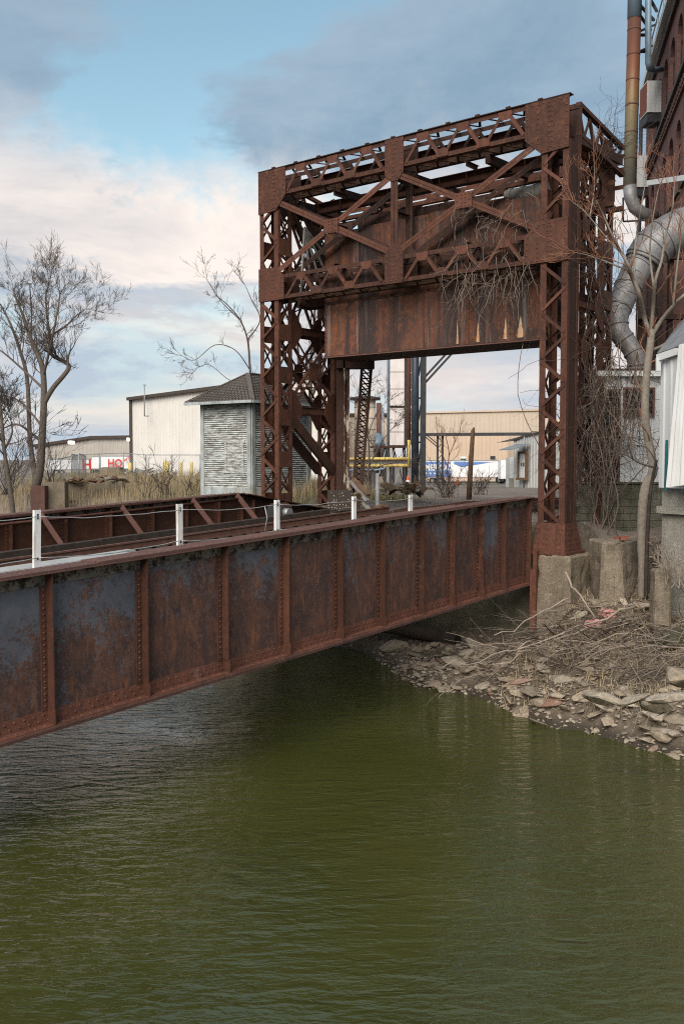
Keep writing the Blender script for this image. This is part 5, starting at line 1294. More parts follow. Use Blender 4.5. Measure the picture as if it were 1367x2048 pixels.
for x0_, x1_ in ((752, 773), (773, 790), (790, 812)):
    u, v = at(x0_, 0, 66).x, at(x1_, 0, 66).x; mk('frame_brace', MB().beam(V((u, 65.9, 3.2)), V((v, 65.9, zb_-.2)), .07, .07, V((0, 1, 0))), 'galvanised', pt_); mk('frame_brace', MB().beam(V((v, 66.05, 3.2)), V((u, 66.05, zb_-.2)), .07, .07, V((0, 1, 0))), 'black_steel', pt_)
yp = empty('yellow_pipe_rack', at(760, 975, 58), 'yellow painted pipes and walkway crossing before the panelled tower', 'pipe rack')
for y_ in (917, 931): mk('yellow_pipe', MB().cyl(at(660, y_+1, 60), at(817, y_, 57), .085, 8), 'yellow_paint', yp)
mk('yellow_pipe', MB().cyl(at(817, 934, 57), at(817, 880, 57), .085, 8), 'yellow_paint', yp)
mk('walkway', MB().beam(at(660, 925, 60.3), at(815, 924, 57.3), .12, .32, Z), 'wood_grey', yp)
for px in (700, 740, 780, 812):
    p = at(px, 934, 58); mk('rack_leg', MB().beam(V((p.x, 58, 3.0)), p, .12, .12, V((0, 1, 0))), 'black_steel', yp)
mk('blue_pipe', MB().tube([at(690, 940, 56), at(750, 940, 56), at(766, 938, 56), at(770, 934, 56)], .06, 8), 'stack_blue', yp)
# black steel column pair
bc = empty('black_column', at(838, 978, 59.5), 'tall black steel column pair on a round concrete base behind the portal', 'column')
p = at(829, 975, 59.5); zt_ = 15.5; zg = yard_z(60)-.1; mk('round_post', MB().tube([V((p.x, 59.5, zg)), V((p.x, 59.5, zt_))], .23, 16), 'blue_black', bc)
p2 = at(845, 975, 59.8); mk('flat_post', MB().box((p2.x-.16, 59.6, zg), (p2.x+.16, 60.2, zt_)), 'black_steel', bc)
for i in range(9): z = zg+.3+i*1.35; mk('lacing_bar', MB().beam(V((p.x+.2, 59.6, z)), V((p2.x-.1, 59.6, z+1.3*(1 if i % 2 else 0)+.02)), .10, .08, V((0, 1, 0))), 'black_steel', bc)
mk('base', MB().tube([V(((p.x+p2.x)/2+.2, 59.8, zg-.5)), V(((p.x+p2.x)/2+.2, 59.8, zg+.22))], .75, 18), 'concrete_dark', bc)
for d_ in (0, 12): mk('arm', MB().beam(at(850, 765-d_, 59.8), at(905, 705-d_, 59.8), .12, .14, Z), 'black_steel', bc)
# grey loading building with canopy and door
gb = empty('loading_building', at(1050, 968, 74), 'small grey corrugated loading building with canopy and roll door', 'building')
p, q, r = at(1027, 882, 76), at(1048, 873, 74), at(1120, 858, 68)
zg = yard_z(75)-.3; face(gb, p, q, zg, p.z, q.z, 'siding_weathered', .5, .04); face(gb, q, r, zg, q.z, r.z, 'siding_weathered', .5, .04)
mk('roof', MB().add([p, q, r, r+V((0, 9, 0)), p+V((0, 9, 0))], [(0, 1, 2, 3, 4)]), 'dark_trim', gb)
for u, v in ((p, q), (q, r)): mk('roof_edge', MB().beam(u+V((0, -.12, .04)), v+V((0, -.12, .04)), .18, .16, Z), 'dark_trim', gb)
def wallx(px): f = (px-1048)/(1120-1048); return q.lerp(r, f)
for px in (1048,): mk('downpipe', MB().cyl(V((q.x-.05, q.y-.25, zg)), q+V((-.05, -.25, 0)), .07, 8), 'galvanised', gb)
d0, d1 = at(1040, 905, 74.4), at(1057, 905, 73.0); zt_ = at(1048, 905, 73.6).z; zs = at(1048, 958, 73.6).z
dv = (d1-d0); dv.z = 0; dn = V((dv.y, -dv.x, 0)).normalized(); cdo = (d0+d1)/2; cdo.z = (zt_+zs)/2; cdo += dn*.12
door = mk('door', MB().boxax(cdo, dv*.38, dn*.05, Z*((zt_-zs)/2-.1)), 'siding_white', gb)
for sg in (-1, 1): mk('frame', MB().boxax(cdo+dv*.45*sg+dn*.04, dv*.07, dn*.09, Z*((zt_-zs)/2)), 'wood_brown', door)
mk('frame', MB().boxax(cdo+Z*((zt_-zs)/2)+dn*.04, dv*.52, dn*.085, Z*.09), 'wood_brown', door); mk('sill', MB().boxax(cdo-Z*((zt_-zs)/2)+dn*.1, dv*.55, dn*.14, Z*.08), 'wood_brown', door)
for sg in (-1, 1): mk('pane', MB().boxax(cdo+dv*.13*sg+dn*.06+Z*.1, dv*.08, dn*.01, Z*.14), 'glass_dark', door)
cp = at(1040, 894, 73.2); mk('canopy', MB().boxax(cdo+Z*((zt_-zs)/2+.42)+dn*.75, dv*.75, dn*.75+Z*-.22, Z*.03), 'galvanised', gb)
p, q = at(1011, 915, 78), at(1030, 914, 76); ax_ = mk('annex', MB().box((p.x, 76.2, zg-.2), (q.x, 78, p.z)), 'siding_white', gb); mk('annex_base', MB().box((p.x-.05, 76.1, zg-.2), (q.x+.02, 76.19, zg+1.0)), 'concrete_wall', ax_)
# box truck trailer, pickup, cones, pole, sign post
e, p, d, nrm, z0, z1 = trailer(846, 1000, 921, 968, 136, 134, 'long white semi trailer with blue side panel and lettering beyond the yard', 1.8)
def tr(f, g): return V((p.x, p.y, 0))+V((d.x, d.y, 0))*f+Z*(z0+(z1-z0)*g)+nrm*.03
mk('blue_panel', MB().plate([tr(.0, .06), tr(.36, .06), tr(.36, .92), tr(.0, .92)], .02), 'blue_paint', e)
mk('blue_stripe', MB().plate([tr(.5, .62), tr(.88, .9), tr(.97, .9), tr(.40, .93), tr(.40, .8)], .015), 'blue_paint', e)
mk('red_stripe', MB().plate([tr(.0, .0), tr(1, .0), tr(1, .05), tr(0, .05)], .025), 'red_paint', e)
text("AMERICA'S", tr(-.04, .42)+nrm*.04, .85, d, Z, 'white_paint', e, sx=.8)
for k in range(5):
    c = tr(.04+.055*k, .25)+nrm*.03; pts = []
    for i in range(10): a_ = math.pi/2+i*math.pi/5; r_ = .22 if i % 2 == 0 else .09; pts.append(c+d.normalized()*math.cos(a_)*r_+Z*math.sin(a_)*r_)
    mk('star', MB().add(pts+[c], [(i, (i+1) % 10, 10) for i in range(10)]), 'white_paint', e)
cabp = at(1006, 945, 133.5); cab = empty('truck_tractor', V((cabp.x, 133.5, 1.8)), 'white truck tractor with dark side window at the end of the semi trailer', 'truck')
X0, X1 = at(1000, 0, 133.5).x, at(1013, 0, 133.5).x; ztp = at(0, 920, 133.5).z
mk('cab', MB().plate([V((X0, 132.2, 2.5)), V((X1+.1, 132.2, 2.5)), V((X1+.05, 132.2, 4.2)), V((X1-.25, 132.2, ztp)), V((X0, 132.2, ztp))], -2.4), 'trailer_white', cab)
mk('side_window', MB().box((X0+.1, 132.1, ztp-1.35), (X0+.62, 132.19, ztp-.35)), 'glass_dark', cab)
for k, x in enumerate((X0+.2, X1-.3)): wl = mk('wheel', MB().tube([V((x, 132.1, 2.3)), V((x, 132.5, 2.3))], .5, 14), 'rubber', cab); mk('rim', MB().tube([V((x, 132.05, 2.3)), V((x, 132.12, 2.3))], .26, 10), 'galvanised', wl)
pk = at(1049, 968, 122); X = pk.x; zg = yard_z(122)
pu = empty('pickup_truck', V((X, 122, zg)), 'red pickup truck seen from the rear beside the loading building', 'pickup')
m = MB(); m.plate([V((X-.9, 122, zg+.5)), V((X+.9, 122, zg+.5)), V((X+.92, 122, zg+.8)), V((X+.85, 122, zg+1.22)), V((X-.85, 122, zg+1.22)), V((X-.92, 122, zg+.8))], -5); mk('body', m, 'red_paint', pu)
m = MB(); m.add([V((X-.8, 123.4, zg+1.2)), V((X+.8, 123.4, zg+1.2)), V((X+.62, 123.8, zg+1.8)), V((X-.62, 123.8, zg+1.8)), V((X-.8, 126, zg+1.2)), V((X+.8, 126, zg+1.2)), V((X+.62, 125.2, zg+1.8)), V((X-.62, 125.2, zg+1.8))], [(0,1,2,3), (1,5,6,2), (5,4,7,6), (4,0,3,7), (3,2,6,7)]); mk('cabin', m, 'glass_dark', pu)
mk('bumper', MB().box((X-.88, 121.85, zg+.42), (X+.88, 122.0, zg+.6)), 'galvanised', pu); mk('tailgate', MB().box((X-.7, 121.96, zg+.68), (X+.7, 121.995, zg+1.16)), 'red_paint', pu)
for sg in (-1, 1):
    mk('tail_light', MB().box((X+sg*.8-.07, 121.95, zg+.8), (X+sg*.8+.07, 121.99, zg+1.15)), 'glass_dark', pu)
    for Y in (123, 126): mk('wheel', MB().tube([V((X+sg*.88, Y, zg+.36)), V((X+sg*.66, Y, zg+.36))], .36, 14), 'rubber', pu)
def cone(px, py, Y, label):
    p = at(px, py, Y); p.z = yard_z(Y); e = empty('traffic_cone', p, label, 'traffic cone', 'traffic cones'); m = MB(); m.tube([p+Z*.05, p+Z*.9], [.19, .035], 12); mk('body', m, 'orange_plastic', e); mk('base', MB().box(p-V((.25, .25, 0)), p+V((.25, .25, .05))), 'orange_plastic', e)
    mk('band', MB().tube([p+Z*.5, p+Z*.62], [.118, .095], 12), 'white_paint', e)
cone(815, 977, 56, 'orange traffic cone beside the black column'); cone(1018, 967, 118, 'small orange cone left of the red pickup'); cone(914, 962, 110, 'tiny orange cone before the white trailer')
p, q = at(937, 985, 41), at(945, 857, 41.3); mk('broken_pole', MB().tube([p-Z*.3, p.lerp(q, .5), q-Z*.1, q+V((.05, 0, .05))], [.12, .105, .09, .03], 10), 'wood_brown', None, 'weathered broken wooden pole leaning in the brush', 'pole')
p, q = at(754, 1035, 30.3), at(756, 946, 30.3); sp = empty('sign_post', V((p.x, 30.3, 3.4)), 'thin grey steel sign post standing behind the near girder', 'post'); mk('post', MB().box((p.x-.035, 30.28, 3.2), (p.x+.035, 30.34, q.z)), 'galvanised', sp); mk('back_flange', MB().box((p.x-.06, 30.342, 3.2), (p.x+.06, 30.35, q.z-.02)), 'galvanised', sp)
deb = empty('timber_debris', at(715, 990, 30.2), 'broken grey timbers leaning beside the counterweight post', 'timber pile')
for (a, b, w_, mt) in (((702, 962), (735, 1002), .16, 'wood_grey'), ((706, 957), (737, 990), .14, 'wood_brown'), ((712, 985), (738, 1020), .12, 'wood_grey'), ((715, 1030), (716, 985), .14, 'wood_brown'), ((735, 1020), (768, 1010), .2, 'wood_brown'), ((700, 1005), (730, 1030), .12, 'wood_dark')):
    mk('timber', MB().beam(at(*a, 30.0), at(*b, 29.4), w_, .07, Z), mt, deb)
rk = empty('rubble_heap', at(800, 985, 38), 'heap of brown broken masonry behind the near girder', 'rubble')
for k in range(60): x = R.uniform(765, 850); lump(rk, at(x, 968+R.uniform(0, 14)+abs(x-800)*.08, R.uniform(36, 39)), V((.35, .3, .24))*R.uniform(.5, 1.1), R.choice(('rubble', 'wood_brown', 'concrete_dark', 'stone')), 'rubble_piece', 9)
gm = MB()
for k in range(3500):
    p = B(R.uniform(1.2, 14), R.uniform(.5, 12), 0); p.z = ground_z(p); r = R.uniform(.02, .06); vs = [p+V((R.uniform(-1, 1), R.uniform(-1, 1), R.uniform(-.2, .8)))*r for _ in range(4)]+[p+Z*r*.8]
    gm.add(vs, [(0, 1, 4), (1, 2, 4), (2, 3, 4), (3, 0, 4)])
mk('ballast', gm, 'rubble', None, 'loose ballast stones around the track behind the portal', 'ballast', kind='stuff')
# track going on behind the portal, curving right
trk = empty('railway_track', B(3, 5, 3.5), 'rusty railway track curving away to the right behind the portal', 'track')
cen = [B(.8, 5, 0), B(6, 5.0, 0), B(14, 4.4, 0), B(24, 1.5, 0), B(36, -5, 0), B(50, -16, 0)]
tmp = MB(); path = limb(tmp, cen, .1, .1, 3); m1, m2 = MB(), MB()
for sg in (-1, 1):
    pts = []
    for i, c in enumerate(path):
        dd = (path[min(i+1, len(path)-1)]-path[max(i-1, 0)]).normalized(); q = c+dd.cross(Z)*.72*sg; q.z = ground_z(q)+.22; pts.append(q)
    m = MB()
    for u, v in zip(pts, pts[1:]): m.beam(u, v, .07, .15, Z)
    mk('rail', m, 'asphalt_rail', trk)
for i in range(0, len(path)-1):
    for f in (0, .25, .5, .75):
        c = path[i].lerp(path[i+1], f); dd = (path[i+1]-path[i]).normalized(); n_ = dd.cross(Z); c.z = ground_z(c)+.06
        mk('tie', MB().boxax(c, dd*.11, n_*1.25, Z*.08), 'wood_dark', trk)
mot = empty('winch_motor', GP(-.9, 8.7, 3.2), 'dark grey electric winch motor beside the far girder end', 'motor')
c = B(-.7, 8.75, 3.62); m = MB(); m.tube([c+U*.3, c-U*.3], .26, 14); mk('housing', m, 'black_steel', mot); mk('shaft_cover', MB().tube([c-T*.25-U*.05, c-T*.45-U*.05], .14, 12), 'galvanised', mot)
for k in range(6): mk('cooling_rib', MB().tube([c+U*(-.25+k*.1), c+U*(-.23+k*.1)], .29, 14), 'rust_dark', mot)
mk('base', MB().boxax(c-Z*.33, U*.35, T*.3, Z*.09), 'rust_dark', mot)

# ------------------------------------------------------------------ brick mill at the right
FC, FK = 5.2, .2022
def FX(Y, z, off=0): n = V((-1, FK, 0)).normalized(); return V((FC+FK*Y, Y, z))+n*off      # off > 0 stands proud of the wall
mill = empty('brick_mill', FX(42, 3), 'dark red brick mill with rows of arched windows at the right edge', 'brick building')
def uvmesh(vs, fs, uv, name='wall'):
    me = bpy.data.meshes.new(name); me.from_pydata(vs, [], fs); l = me.uv_layers.new(name='UVMap')
    for poly in me.polygons:
        for li in poly.loop_indices: l.data[li].uv = uv[me.loops[li].vertex_index]
    return me
ROOF = at(1279, 185, 49.3).z; BELT = at(1279, 349, 49.3).z
ROWS = [(BELT+.35, 22.05, BELT, ROOF), (15.3, 18.1, 14.6, BELT), (10.6, 13.4, 9.9, 14.6), (5.8, 8.6, 3, 9.9)]
BAYS = [49.3-2.1*k for k in range(9)]; BW = .74
for r_, (w0, w1, f0, f1) in enumerate(ROWS):
    wv = []; wf_ = []; uv = []
    for k, y1 in enumerate(BAYS):
        y0 = y1-2.1; yc = (y0+y1)/2; n = 8; arch = [(yc-BW, w0), (yc-BW, w1-BW)]+[(yc-BW*math.cos(math.pi*i/n), w1-BW+BW*math.sin(math.pi*i/n)) for i in range(1, n)]+[(yc+BW, w1-BW), (yc+BW, w0)]
        outer = []
        for (y, z) in arch:
            if z <= w0: outer.append((y0 if y < yc else y1, w0))
            elif z <= w1-BW+1e-6: outer.append((y0 if y < yc else y1, z))
            else: outer.append((y0+(y1-y0)*((y-yc+BW)/(2*BW)), f1))
        outer[1] = (y0, f1) if False else outer[1]
        o = len(wv); cells = arch+outer
        for y, z in cells: wv.append(FX(y, z)); uv.append((y, z))
        m_ = len(arch)
        for i in range(m_-1): wf_.append((o+i, o+i+1, o+m_+i+1, o+m_+i))
        o = len(wv)                                            # corners above springing, and the strip below the sill
        for y, z in ((y0, w1-BW), (y0, f1), outer[2], (y1, w1-BW), (y1, f1), outer[m_-3], (y0, f0), (y1, f0), (y0, w0), (y1, w0)): wv.append(FX(y, z)); uv.append((y, z))
        wf_ += [(o, o+1, o+2), (o+3, o+5, o+4), (o+6, o+7, o+9, o+8)]
        o = len(wv)                                            # reveals
        for y, z in arch: wv.append(FX(y, z)); uv.append((y, z)); wv.append(FX(y, z, -.24)); uv.append((y+.24, z))
        for i in range(m_-1): wf_.append((o+2*i, o+2*i+1, o+2*i+3, o+2*i+2))
        if r_ < 3:
            gl = MB(); pts = [FX(y, z, -.20) for y, z in arch]; gl.add(pts, [tuple(range(len(pts)))]); wn = mk('window', gl, 'glass_dark', mill)
            fr = MB(); th = .05
            for (ya, za, yb, zb_) in ((yc, w0, yc, w1), (yc-BW, w0+.03, yc+BW, w0+.03), (yc-BW, w1-BW, yc+BW, w1-BW), (yc-BW, (w0+w1-BW)/2, yc+BW, (w0+w1-BW)/2), (yc-BW+.03, w0, yc-BW+.03, w1-BW), (yc+BW-.03, w0, yc+BW-.03, w1-BW)): fr.beam(FX(ya, za, -.17), FX(yb, zb_, -.17), .06, .06, Z if za == zb_ else V((0, 1, 0)))
            mk('frame', fr, 'dark_trim', wn); mk('upper_pane', MB().add([FX(yc-BW, w1-BW, -.185), FX(yc+BW, w1-BW, -.185)]+[FX(yc+BW*math.cos(math.pi*i/8), w1-BW+BW*math.sin(math.pi*i/8), -.185) for i in range(1, 8)], [tuple(range(9))]), 'window_grey', wn)
            mk('sill', MB().beam(FX(yc-BW-.1, w0-.06, .03), FX(yc+BW+.1, w0-.06, .03), .14, .1, Z), 'concrete_dark', wn)
    me = uvmesh(wv, wf_, uv); mk('wall', me, 'brick_wall', mill)
Ye, Yn = 49.3, BAYS[-1]-2.1
me = uvmesh([FX(Ye, 3), FX(Ye, ROOF), FX(Ye, ROOF)+V((14, 0, 0)), FX(Ye, 3)+V((14, 0, 0))], [(0, 1, 2, 3)], [(0, 3), (0, ROOF), (14, ROOF), (14, 3)]); mk('wall', me, 'brick_wall', mill)
me = uvmesh([FX(Yn, 3), FX(Yn, ROOF), FX(Yn, ROOF)+V((14, 0, 0)), FX(Yn, 3)+V((14, 0, 0))], [(0, 1, 2, 3)], [(0, 3), (0, ROOF), (14, ROOF), (14, 3)]); mk('wall', me, 'brick_wall', mill)
mk('roof', MB().add([FX(Ye, ROOF), FX(Yn, ROOF), FX(Yn, ROOF)+V((14, 0, 0)), FX(Ye, ROOF)+V((14, 0, 0))], [(0, 1, 2, 3)]), 'dark_trim', mill)
mk('cornice', MB().beam(FX(Ye, ROOF+.1, .12), FX(Yn, ROOF+.1, .12), .35, .28, Z), 'siding_white', mill); mk('cornice_band', MB().beam(FX(Ye, ROOF-.45, .06), FX(Yn, ROOF-.45, .06), .16, .5, Z), 'rust_dark', mill)
mk('belt_course', MB().beam(FX(Ye, BELT, .08), FX(Yn, BELT, .08), .2, .16, Z), 'dark_trim', mill)
k = Yn
while k < Ye: mk('dentil', MB().boxax(FX(k, BELT-.35, .05), V((.06, 0, 0)), V((0, .08, 0)), Z*.09), 'brick_ruin', mill); k += .42
mk('belt_course', MB().beam(FX(Ye, BELT-.62, .04), FX(Yn, BELT-.62, .04), .12, .10, Z), 'brick_ruin', mill)
mk('corner_pipe', MB().cyl(FX(Ye+.1, 8, .25), FX(Ye+.1, ROOF-1, .25), .10, 8), 'black_steel', mill)
for yy, zlo, zhi in ((43.7, 20.35, 21.7), (48.3, 18.4, 19.9)):
    e = empty('air_conditioner', FX(yy, zlo, .3), ('upper' if zlo > 20 else 'lower')+' white box unit with orange brick face jutting from a mill window', 'window unit'); c = FX(yy, (zlo+zhi)/2, .38)
    mk('case', MB().boxax(c, V((.34, 0, 0)), V((0, .5, 0)), Z*((zhi-zlo)/2)), 'siding_white', e); mk('face', MB().boxax(c-V((.345, 0, 0)), V((.01, 0, 0)), V((0, .48, 0)), Z*((zhi-zlo)/2-.06)), 'brick_loose', e); mk('tray', MB().boxax(c-Z*((zhi-zlo)/2+.2), V((.3, 0, 0)), V((0, .45, 0)), Z*.19), 'black_steel', e)
# roof railing and steel bracing
rf = empty('roof_rail', FX(44, ROOF+.2), 'thin grey steel rails and braces on the mill roof', 'railing')
for k in range(6):
    y = 48.6-k*2.2; mk('rail_post', MB().cyl(FX(y, ROOF+.2, .1), FX(y, ROOF+1.5, .1), .04, 6), 'galvanised', rf)
for h in (.8, 1.45): mk('rail_bar', MB().cyl(FX(48.6, ROOF+h, .1), FX(36, ROOF+h, .1), .035, 6), 'galvanised', rf)
sk = empty('steel_stack', at(1258, 430, 39), 'tall rusty round steel stack with blue grey upper section beside the mill', 'chimney')
p0, p1, p2 = at(1258, 372, 39), at(1262, 35, 39), at(1263, -160, 39)
p1.x = p2.x = p0.x+.08; r_ = at(1273, 200, 39).x-at(1260, 200, 39).x
mk('shaft', MB().tube([p0, p1], r_, 24), 'stack_metal', sk); mk('upper_shaft', MB().tube([p1-Z*.05, p2], r_*1.06, 24), 'stack_blue', sk)
for y_ in (372, 318, 265, 210, 160, 110, 60): p = p0.lerp(p1, (372-y_)/337); mk('seam_ring', MB().tube([p-Z*.02, p+Z*.03], r_*1.03, 24), 'rust_flange', sk)
el = [p0, at(1260, 395, 39), at(1268, 415, 39), at(1285, 428, 39), at(1310, 436, 39.5)]; m = MB(); m.tube([el[0]]+el[1:], [r_*1.04, r_*1.02, r_, r_, r_], 20); mk('elbow', m, 'duct_metal', sk)
for y_ in (55, 95): mk('bracket', MB().cyl(at(1272, y_+10, 39), FX(46, at(1290, y_-6, 46).z, .0), .05, 6), 'black_steel', sk)
for (a, b) in (((1278, 10), (1306, 40)), ((1276, 28), (1300, 60)), ((1275, 70), (1297, 70)), ((1276, 103), (1292, 103)), ((1300, 0), (1312, 22))): mk('brace', MB().cyl(at(*a, 41), at(*b, 43), .07, 6), 'black_steel', sk)
cp_ = empty('conduit_pipe', at(1295, 130, 40), 'blue grey pipe with bend running up the face of the mill', 'pipe')
m = MB(); m.tube([at(1295, -120, 41), at(1295, 128, 41), at(1297, 136, 41), at(1304, 140, 41.5), at(1320, 139, 42.8)], .13, 10); mk('pipe', m, 'stack_blue', cp_)
wb = MB(); wb.beam(at(1298, 366, 33), at(1375, 355, 30), .2, .16, Z); mk('white_beam', wb, 'siding_white', None, 'white painted beam before the lower mill windows', 'beam')
# big insulated duct winding down to the louvred building
du = empty('air_duct', at(1272, 745, 26), 'big silver ventilation duct winding down to the louvred building roof', 'duct')
m = MB(); P1 = [at(1420, 445, 27), at(1367, 458, 27), at(1325, 478, 27), at(1300, 500, 27), at(1285, 525, 27)]
ln = limb(MB(), P1, .1, .1, 3); m.tube(ln, [.60-.08*i/len(ln) for i in range(len(ln))], 20); mk('duct_section', m, 'duct_metal', du)
for i in range(2, len(ln)-1, 4):
    dd = (ln[i+1]-ln[i-1]).normalized(); mk('duct_collar', MB().tube([ln[i]-dd*.035, ln[i]+dd*.035], .60-.08*i/len(ln)+.02, 20), 'duct_metal', du)
m = MB(); P2 = [at(1288, 515, 27), at(1266, 550, 26.8), at(1248, 590, 26.6), at(1232, 632, 26.4), at(1236, 662, 26.3), at(1256, 690, 26.2), at(1270, 715, 26.1), at(1273, 735, 26.1)]
ln = limb(MB(), P2, .1, .1, 3); m.tube(ln, [.42-.17*min(1, i/len(ln)*1.4) for i in range(len(ln))], 18); mk('duct_section', m, 'duct_metal', du)
for i in range(3, len(ln)-2, 5):
    dd = (ln[i+1]-ln[i-1]).normalized(); rr = .42-.17*min(1, i/len(ln)*1.4); mk('duct_collar', MB().tube([ln[i]-dd*.03, ln[i]+dd*.03], rr+.018, 18), 'duct_metal', du)
p = at(1273, 735, 26.1); mk('cowl', MB().tube([p-Z*.12, p+Z*.03], [.3, .24], 16), 'duct_metal', du); mk('roof_curb', MB().tube([p-Z*.42, p-Z*.12], .24, 16), 'galvanised', du)
mk('hanger', MB().cyl(at(1245, 395, 27), at(1245, 443, 27), .025, 6), 'black_steel', du); mk('hanger', MB().cyl(at(1245, 443, 27), at(1300, 440, 27), .025, 6), 'black_steel', du)
# steel frame and wall in the shade behind the duct
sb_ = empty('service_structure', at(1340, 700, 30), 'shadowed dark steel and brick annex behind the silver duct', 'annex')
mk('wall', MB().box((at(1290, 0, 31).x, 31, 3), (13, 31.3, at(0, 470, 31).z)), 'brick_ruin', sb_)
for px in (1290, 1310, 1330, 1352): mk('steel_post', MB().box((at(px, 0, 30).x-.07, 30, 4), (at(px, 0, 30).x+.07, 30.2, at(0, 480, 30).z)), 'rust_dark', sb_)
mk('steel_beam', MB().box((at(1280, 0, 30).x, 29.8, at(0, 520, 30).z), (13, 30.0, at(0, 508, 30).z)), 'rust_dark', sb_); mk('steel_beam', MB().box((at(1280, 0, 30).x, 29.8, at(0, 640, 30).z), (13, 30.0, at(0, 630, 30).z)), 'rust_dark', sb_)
# louvred white building on a block wall
lv = empty('louvred_building', at(1270, 965, 26), 'white corrugated outbuilding with dark louvres behind the smooth barked tree', 'outbuilding')
YL = 26.0; zT = at(1270, 752, YL).z; zB = at(1270, 966, YL).z; xa, xb = at(1216, 0, YL).x, at(1345, 0, YL).x
a, b = V((xa, YL, 0)), V((xb, YL, 0)); face(lv, a, b, zB, zT, zT, 'siding_white', .12, .02)
mk('roof_slab', MB().box((xa-.2, YL-.2, zT-.02), (xb+.2, YL+4, zT+.14)), 'siding_white', lv); mk('roof_edge', MB().box((xa-.22, YL-.23, zT+.141), (xb+.22, YL+4, zT+.18)), 'rust_dark', lv); mk('side_wall', MB().box((xa, YL+.01, zB), (xa+.1, YL+4, zT-.03)), 'siding_weathered', lv)
def louvre(x0, x1, y0, y1, lab):
    X0, X1 = at(x0, 0, YL-.1).x, at(x1, 0, YL-.1).x; z1, z0 = at(0, y0, YL-.1).z, at(0, y1, YL-.1).z; f = MB()
    for lo, hi in (((X0-.06, z0-.06), (X1+.06, z0)), ((X0-.06, z1), (X1+.06, z1+.06)), ((X0-.06, z0), (X0, z1)), ((X1, z0), (X1+.06, z1))): f.box((lo[0], YL-.09, lo[1]), (hi[0], YL-.005, hi[1]))
    o = mk('louvre', f, 'rust_flange', lv, lab); mk('backing', MB().box((X0, YL-.035, z0), (X1, YL-.03, z1)), 'black_steel', o); n = max(5, int((z1-z0)/.13))
    for i in range(n): z = z0+(i+.5)*(z1-z0)/n; mk('slat', MB().boxax(V(((X0+X1)/2, YL-.06, z)), V(((X1-X0)/2, 0, 0)), V((0, .03, -.035)), V((0, .003, .003))), 'louver', o)
louvre(1263, 1318, 779, 829, 'louvre under the roof edge'); louvre(1219, 1249, 783, 872, 'tall louvre'); louvre(1219, 1249, 878, 962, 'lower tall louvre')
mk('post_trim', MB().box((at(1252, 0, YL).x, YL-.06, zB), (at(1260, 0, YL).x, YL-.022, zT)), 'siding_white', lv)
bw = empty('block_wall', at(1260, 1090, YL), 'mossy concrete block wall below the louvred building', 'wall')
mk('core', MB().box((xa-.6, YL-.1, 1.8), (xb, YL+.3, zB-.02)), 'concrete_dark', bw); z = 2.2; row = 0
while z < zB-.19:
    x = xa-.6-(.2 if row % 2 else 0)
    while x < xb:
        mk('block', MB().box((x+.005, YL-.13+R.uniform(-.008, .006), z+.005), (x+.385, YL-.099, z+.187)), 'cmu', bw); x += .39
    z += .192; row += 1
mk('cap', MB().box((xa-.6, YL-.17, zB-.015), (xb, YL+.3, zB+.03)), 'concrete_dark', bw)
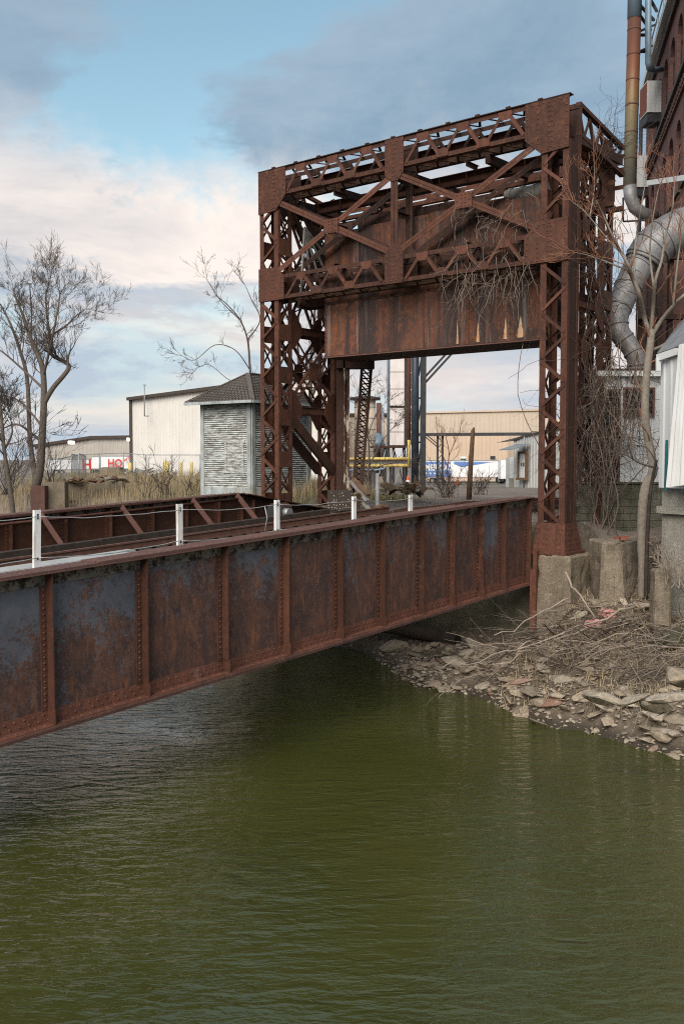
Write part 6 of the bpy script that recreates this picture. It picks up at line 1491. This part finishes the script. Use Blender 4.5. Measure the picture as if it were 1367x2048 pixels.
# white sheet-metal shed at the right edge
sh = empty('white_shed', at(1345, 975, 21.5), 'white sheet metal shed with a bent loose panel at the right edge', 'shed')
YS = 21.5; a, b = at(1316, 975, YS), at(1420, 975, YS-1.6); zt1, zt2 = at(1316, 708, YS).z, at(1420, 672, YS-1.6).z
face(sh, a, b, a.z, zt1, zt2, 'shed_white', .22, .025)
m = MB(); q = at(1314, 716, YS-.1); q2 = at(1352, 703, YS-.6); m.beam(q, q2, .08, .15, Z); mk('eave_board', m, 'shed_white', sh); mk('eave_board', MB().beam(at(1315, 716, YS-.15), at(1315, 742, YS-.15), .1, .06, V((0, 1, 0))), 'shed_white', sh)
n = 7; dn = V((-.3, -1, 0)).normalized()
for k in range(n):                                            # loose panel strips splayed at the foot
    f0, f1 = k/n, (k+1)/n; u0 = at(1356+f0*40, 690-f0*12, YS-.75); u1 = at(1356+f1*40, 690-f1*12, YS-.75); l0 = at(1330+f0*62, 975-f0*8, YS-1.0); l1 = at(1330+f1*62, 975-f1*8, YS-1.0)
    mk('loose_sheet', MB().plate([u0, u1, l1+dn*.03, l0], .012) if k % 2 else MB().plate([u0+dn*.02, u1+dn*.02, l1+dn*.04, l0+dn*.02], .012), 'shed_white', sh)
mk('plywood', MB().plate([at(1356, 970, YS-.85), at(1430, 960, YS-1.7), at(1430, 850, YS-1.7), at(1366, 850, YS-.9)], .02), 'plywood', sh)
mk('teal_board', MB().beam(at(1330, 980, YS-.3), at(1333, 880, YS-.3), .07, .03, V((0, 1, 0))), 'teal_paint', sh)
mk('roof', MB().add([at(1312, 707, YS+.2), at(1440, 664, YS-1.9), at(1440, 560, YS+2), at(1350, 655, YS+3)], [(0, 1, 2, 3)]), 'galvanised', sh)
rw = [at(1316, 1210, 21.6), at(1430, 1235, 20.2)]; zc_ = at(1316, 976, 21.6).z
d = rw[1]-rw[0]; d.z = 0; nn = V((-d.y, d.x, 0)).normalized()
base = [V((rw[0].x, rw[0].y, 1.6)), V((rw[1].x, rw[1].y, 1.6)), V((rw[1].x, rw[1].y, 1.6))+nn*5, V((rw[0].x, rw[0].y, 1.6))+nn*5]
rough_block('concrete_wall', base, [V((p.x, p.y, zc_)) for p in base], 'concrete_wall', 'pale cracked concrete retaining wall below the white shed', 'wall', .02, 10)
zl = at(1316, 1020, 21.3).z; p, q = V((rw[0].x-.06, rw[0].y-.06, zl)), V((rw[1].x, rw[1].y-.06, zl))
mk('wall_ledge', MB().beam(p, q, .14, .16, Z), 'concrete_wall', None, 'narrow concrete ledge along the retaining wall under the shed', 'ledge')
p = at(1320, 1215, 20.6); w_ = .17; bs_ = [V((p.x-w_, 20.45, 1.5)), V((p.x+w_, 20.4, 1.5)), V((p.x+w_, 20.8, 1.5)), V((p.x-w_, 20.85, 1.5))]; zz = at(1320, 1138, 20.6).z
rough_block('concrete_post', bs_, [V((v.x, v.y, zz)) for v in bs_], 'concrete', 'short square concrete post standing before the retaining wall', 'concrete post', .02, 5)
shrub(1345, 1165, 20.5, 12, .7, 'dry twig clump at the foot of the pale retaining wall', 'dry_stick')
